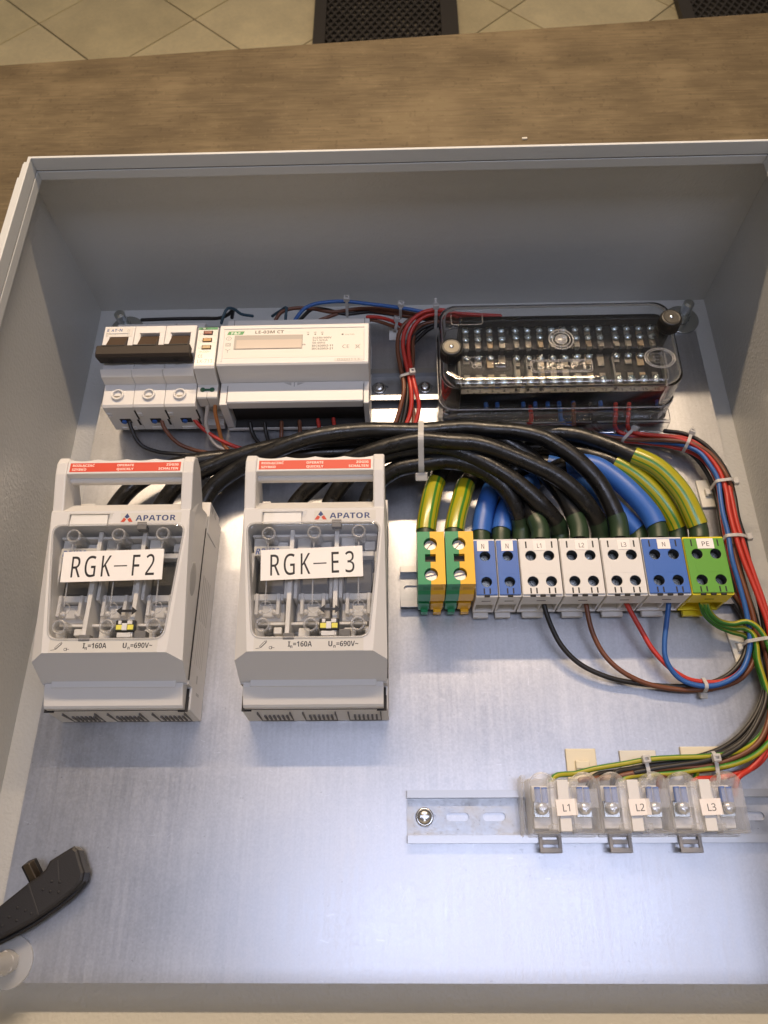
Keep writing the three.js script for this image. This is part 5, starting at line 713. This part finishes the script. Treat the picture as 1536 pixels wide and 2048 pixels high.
// ---------- thin wires ----------
const WIRES = [
  ['mcb_black', 'wireBlack', 'black wire from the left pole of the white circuit breaker'], ['mcb_brown', 'brown', 'brown wire from the middle pole of the white circuit breaker'], ['mcb_red', 'red', 'red wire from the right pole of the white circuit breaker'],
  ['lk_white', 'whiteWire', 'white wire hanging from the phase indicator'], ['lk_orange', 'orange', 'orange-brown wire hanging from the phase indicator'],
  ['m_black1', 'wireBlack', 'black wire below the energy meter, leftmost of its row'], ['m_black2', 'wireBlack', 'black wire below the energy meter, second from the left'], ['m_brown1', 'brown', 'brown wire below the energy meter, left of the two brown ones'], ['m_brown2', 'brown', 'brown wire below the energy meter, beside the red ones'], ['m_red1', 'red', 'red wire below the energy meter, left of the two red ones'], ['m_red2', 'red', 'red wire below the energy meter, rightmost of its row'],
  ['t_blue', 'blue', 'blue wire arching over the far side of the energy meter towards the clear cover'], ['t_brown1', 'brown', 'long brown wire behind the energy meter under the blue one'], ['t_brown2', 'brown', 'shorter brown wire behind the right half of the energy meter'], ['t_black1', 'wireBlack', 'black wire tied among the brown ones behind the energy meter'], ['t_red', 'red', 'short red wire ending at the tie pad right of the energy meter'], ['t_brown3', 'brown', 'short brown wire ending at the tie pad right of the energy meter'],
  ['t_teal1', 'teal', 'dark teal wire bent sharply above the phase indicator'], ['t_teal2', 'teal', 'short dark teal wire behind the left half of the energy meter'], ['t_black2', 'wireBlack', 'dark wire lying behind the white circuit breaker'],
  ['v_red1', 'red', 'front red wire curving down between energy meter and clear cover'], ['v_red2', 'red', 'inner red wire curving down between energy meter and clear cover'], ['v_brown1', 'brown', 'left outer brown wire of the bundle between energy meter and clear cover'], ['v_brown2', 'brown', 'right brown wire of the bundle between energy meter and clear cover'], ['v_black1', 'wireBlack', 'left black wire of the bundle between energy meter and clear cover'], ['v_black2', 'wireBlack', 'right black wire of the bundle between energy meter and clear cover'],
  ['r_red1', 'red', 'left red wire out of the clear-covered strip, running down the right wall to terminal L3'], ['r_red2', 'red', 'rightmost red wire out of the clear-covered strip, running down the right wall'], ['r_red3', 'red', 'red wire from the white L3 block looping up the right side'], ['r_blue', 'blue', 'blue wire from the wide blue N block looping up the right side'], ['r_brown', 'brown', 'brown wire from the white L2 block looping up the right side'], ['r_black', 'wireBlack', 'black wire from the white L1 block looping up the right side'],
  ['r_dark1', 'wireBlack', 'outer black wire of the right bundle ending at terminal L2'], ['r_dark2', 'wireBlack', 'inner black wire of the right bundle ending at terminal L1'], ['r_dark3', 'wireBlack', 'topmost black wire of the bend above the clear-capped terminals'], ['r_brown_low', 'brown', 'brown wire in the lower bundle running to terminal L1'], ['r_brown_low2', 'brown', 'brown wire in the lower bundle ending at terminal L3'],
  ['gy1', 'gyWire', 'green-yellow wire from the PE block bending out widest to terminal L2'], ['gy2', 'gyWire', 'green-yellow wire from the PE block lying on top of the lower bundle to terminal L1'], ['gy3', 'gyWire', 'green-yellow wire from the PE block lying lowest, ending at terminal L3'],
];
for (const [key, mat, label] of WIRES) { const c = curve(PATHS[key]), r = key.startsWith('r_') || key.startsWith('gy') || key.startsWith('v_') ? 1.95 : key === 't_teal1' || key === 't_teal2' ? 1.4 : 1.75; single('wire', [tube(c, r, 3, 12), caps(c, r)], M[mat], label, 'wire'); }

// ---------- cable ties and their pads ----------
// the band follows the outline of the wires it goes round, in the plane across them
const CUTS = Object.fromEntries(Object.keys(PATHS).map(k => [k, curve(PATHS[k]).getSpacedPoints(500)]));
function tie(label, keys, x, z, headAt, { tail = 8, wide = 2.6, r = 1.95, lead = keys[0], turn = 0, grow = 0.3 } = {}) {
  let f = 0, best = 1e9; const L = CUTS[lead];
  L.forEach((p, i) => { const d = Math.hypot(p.x - x, p.z - z); if (d < best) { best = d; f = i; } });
  const o = L[f], n = L[Math.min(500, f + 3)].clone().sub(L[Math.max(0, f - 3)]); n.y *= 0.3; n.normalize();
  const v = V3(0, 1, 0).addScaledVector(n, -n.y).normalize(), u = v.clone().cross(n), pts = [];
  for (const k of keys) {
    const C = CUTS[k]; let hit = null, dist = 45;
    for (let i = 0; i < 500; i++) { const a = C[i].clone().sub(o).dot(n), b = C[i + 1].clone().sub(o).dot(n); if (a * b <= 0) { const p = C[i].clone().lerp(C[i + 1], a === b ? 0 : a / (a - b)), d = p.distanceTo(o); if (d < dist) { dist = d; hit = p; } } }
    if (hit) pts.push([hit.clone().sub(o).dot(u), hit.clone().sub(o).dot(v)]);
  }
  const hull = e => { const q = pts.flatMap(p => Array.from({ length: 24 }, (_, i) => [p[0] + (r + e) * Math.cos(i * Math.PI / 12), p[1] + (r + e) * Math.sin(i * Math.PI / 12)])).sort((a, b) => a[0] - b[0] || a[1] - b[1]);
    const half = l => { const h = []; for (const p of l) { while (h.length > 1 && (h[h.length - 1][0] - h[h.length - 2][0]) * (p[1] - h[h.length - 2][1]) - (h[h.length - 1][1] - h[h.length - 2][1]) * (p[0] - h[h.length - 2][0]) <= 0) h.pop(); h.push(p); } h.pop(); return h; };
    return half(q).concat(half(q.slice().reverse())); };
  const outer = hull(grow + 0.9), inner = hull(grow);
  const s = poly(outer); s.holes.push(new THREE.Path(inner.reverse().map(p => V2(p[0], p[1]))));
  const cx = pts.reduce((a, p) => a + p[0], 0) / pts.length, cy = pts.reduce((a, p) => a + p[1], 0) / pts.length, hd = [Math.cos(headAt), Math.sin(headAt)];
  const top = outer.reduce((a, p) => (p[0] - cx) * hd[0] + (p[1] - cy) * hd[1] > (a[0] - cx) * hd[0] + (a[1] - cy) * hd[1] ? p : a);
  const m = new THREE.Matrix4().makeBasis(u, v, n).setPosition(o), k = wide / 2.6;
  const t = thing('cable_tie', label, 'cable tie', [o.x, Math.max(0, o.y - 8), o.z]);
  part('strap', new THREE.ExtrudeGeometry(s, { depth: wide, bevelEnabled: false }).translate(0, 0, -wide / 2).applyMatrix4(m), M.nylon, t);
  const head = cut(rb(-1.2, 3.2 * k, -2.7 * k, 2.7 * k, -2.8 * k, 2.8 * k, 0.8), [bx(1 * k, 8, -1.1 * k, 0.9 * k, -1.3 * k, 1.3 * k)]);
  part('head', head.rotateZ(headAt).translate(top[0], top[1], 0).applyMatrix4(m), M.nylon, t);
  if (tail) part('tail', rb(0.2, 1.2, -tail, 0, -wide / 2.2, wide / 2.2, 0.4).rotateZ(headAt + turn).translate(top[0] + hd[0] * 0.6, top[1] + hd[1] * 0.6, 0).applyMatrix4(m), M.nylon, t);
}
const VW = ['v_red1', 'v_red2', 'v_brown1', 'v_brown2', 'v_black1', 'v_black2'], TW = ['t_blue', 't_brown1', 't_brown2', 't_black1'], RW = ['r_red1', 'r_red2', 'r_red3', 'r_blue', 'r_brown', 'r_black', 'r_dark1', 'r_dark2'], LW = ['gy2', 'r_dark1', 'r_dark3', 'r_brown_low', 'gy1', 'r_brown_low2'];
tie('wide white cable tie round the heavy black cables, with its head in front', ['c1', 'c3', 'c4', 'c5', 'c6', 'c2'], 16, -134, -2.6, { r: 7.1, wide: 4.6, tail: 0, lead: 'c3' });
tie('small white cable tie pulling together the red and brown wires right of the energy meter', VW, 1.5, -224, 1.5, { tail: 0 });
tie('white cable tie on the red wires at the left edge of the clear cover', VW, 33, -300, 1.9, { tail: 9, turn: 2.6 });
tie('white cable tie holding the blue and brown wires beyond the gap right of the meter', TW, 2, -305, 1.4, { tail: 4 });
tie('pale cable tie on the blue and brown wires behind the energy meter', TW, -50, -305, 1.5, { tail: 0 });
tie('white cable tie at the pad right of the energy meter on the short red wire', ['t_red', 't_brown3'], -4, -290, 1.2, { tail: 4 });
tie('white cable tie on the red wires just below the clear cover', RW, 204, -165, 0.9, { tail: 8, lead: 'r_red2' });
tie('white cable tie where the right bundle starts to bend downwards', RW, 246, -150, 1.1, { tail: 8 });
tie('thin white cable tie round the right bundle beside the upper tie pad', RW, 275, -110, 0.2, { tail: 0, lead: 'r_red2' });
tie('thin white cable tie round the right bundle beside the PE block', RW, 276, -60, 0.2, { tail: 0, lead: 'r_red2' });
tie('thin white cable tie round the right bundle beside the lower tie pad', [...RW, 'gy1', 'gy2', 'gy3'], 283, 26, 0.6, { tail: 6 });
tie('small white cable tie on the four thin wires looping below the white blocks', ['r_blue', 'r_red3', 'r_brown', 'r_black'], 224, 55, -0.5, { tail: 3 });
tie('clear cable tie over the lower bundle between the pads above L1 and L2', LW, 170, 112, 1.6, { tail: 0 });
tie('clear cable tie over the lower bundle at the pad above terminal L3', [...LW, 'r_red1'], 218, 109, 1.6, { tail: 0 });
function pad(label, x, z, w, d, mat, turn = 0) {
  const t = thing('tie_mount_pad', label, 'cable tie mount', [x, 0, z], 'stick-on cable tie mounts');
  const at = g => g.rotateY(turn).translate(x, 0, z);
  const b = part('pad', at(rb(-w / 2, w / 2, 0.1, 2.4, -d / 2, d / 2, 0.7)), mat, t);
  part('bridge', [at(rb(-5, -2.6, 2, 5.4, -3.4, 3.4, 0.6)), at(rb(2.6, 5, 2, 5.4, -3.4, 3.4, 0.6)), at(rb(-5, 5, 4.4, 6, -2.6, 2.6, 0.6))], mat, b);
}
pad('cream stick-on tie pad right of the green-yellow PE sleeves', 262.5, -107.5, 19, 26, M.creamLight, 0.05);
pad('cream stick-on tie pad beside the wires below the PE block', 262, 27, 17, 34, M.creamLight, 0.12);
pad('cream stick-on tie pad above terminal L1, showing its bridge', 128, 114.5, 22, 24, M.cream);
pad('cream stick-on tie pad above terminal L2, half covered by wires', 169.5, 115.5, 26.5, 23, M.creamLight);
pad('cream stick-on tie pad above terminal L3, half covered by wires', 215, 113, 28.5, 23, M.cream);
pad('white stick-on tie pad between energy meter and clear cover', 1, -288, 24, 20, M.white);
pad('white stick-on tie pad under the wires below the clear cover', 177, -157, 22, 18, M.white);

// ---------- loose black lever handle ----------
{
  const t = thing('lever_handle', 'loose black plastic lever handle with a metal square pin, lower left of the cabinet', 'handle', [-246, 0, 192]);
  const out = [[-231.4, 167.9], [-227.8, 170.4], [-224.5, 177.4], [-220.8, 184.5], [-221.3, 189.8], [-225.8, 195.2], [-237.6, 204.9], [-252.6, 215], [-270.8, 224.3], [-288, 231], [-297, 232], [-299, 222], [-292, 213], [-275.1, 204.9], [-266.4, 197.6], [-257.7, 190.3], [-252.2, 186.6], [-248.2, 182.3], [-246.4, 177.3], [-239.6, 172.9]];
  const s = new THREE.Shape(); out.forEach((p, i) => i ? s.lineTo(p[0], -p[1]) : s.moveTo(p[0], -p[1]));
  part('body', prismY(s, 2.5, 16, 2), M.grip, t);
  const spine = [[-222.6, 8, 190], [-227, 8, 196.4], [-238.6, 8, 206.2], [-253.4, 8, 216.4], [-271.4, 8, 225.8], [-287, 8, 232]];
  part('rim_rib', tube(spine, 1.5, 4, 8), M.grip, t);
  part('seam_line', [rb(-0.5, 0.5, 15.2, 16.3, -11, 11, 0.3).rotateY(0.52).translate(-252.5, 0, 200.5), rb(-0.4, 0.4, 15.2, 16.2, -7.5, 7.5, 0.3).rotateY(0.25).translate(-238.5, 0, 184)], M.dark, t);
  part('grip_dot', [[-242, 190], [-236.4, 190.4], [-247, 195], [-241.6, 196.2], [-236, 196.6], [-262, 206], [-256.4, 207.6], [-266.6, 211.4], [-261, 213.4], [-270, 216.6], [-252, 209.4], [-275, 211.6]].map(p => new THREE.SphereGeometry(1, 12, 8).scale(1, 0.6, 1).translate(p[0], 16, p[1])), M.grip, t);
  const q = new THREE.Quaternion().setFromUnitVectors(V3(0, 1, 0), V3(-0.42, 0.42, -0.8).normalize());
  part('square_pin', rb(-4, 4, -4, 15, -4, 4, 1).applyQuaternion(q).translate(-254.4, 8.5, 190), M.grip, t);
  part('pin_insert', rb(-2, 4.15, 2, 15.2, -1.2, 4.15, 0.8).applyQuaternion(q).translate(-254.4, 8.5, 190), M.pin, t);
}

scene.traverse(o => { if (o.isMesh) { o.castShadow = true; o.receiveShadow = true; } });
renderer.render(scene, camera);
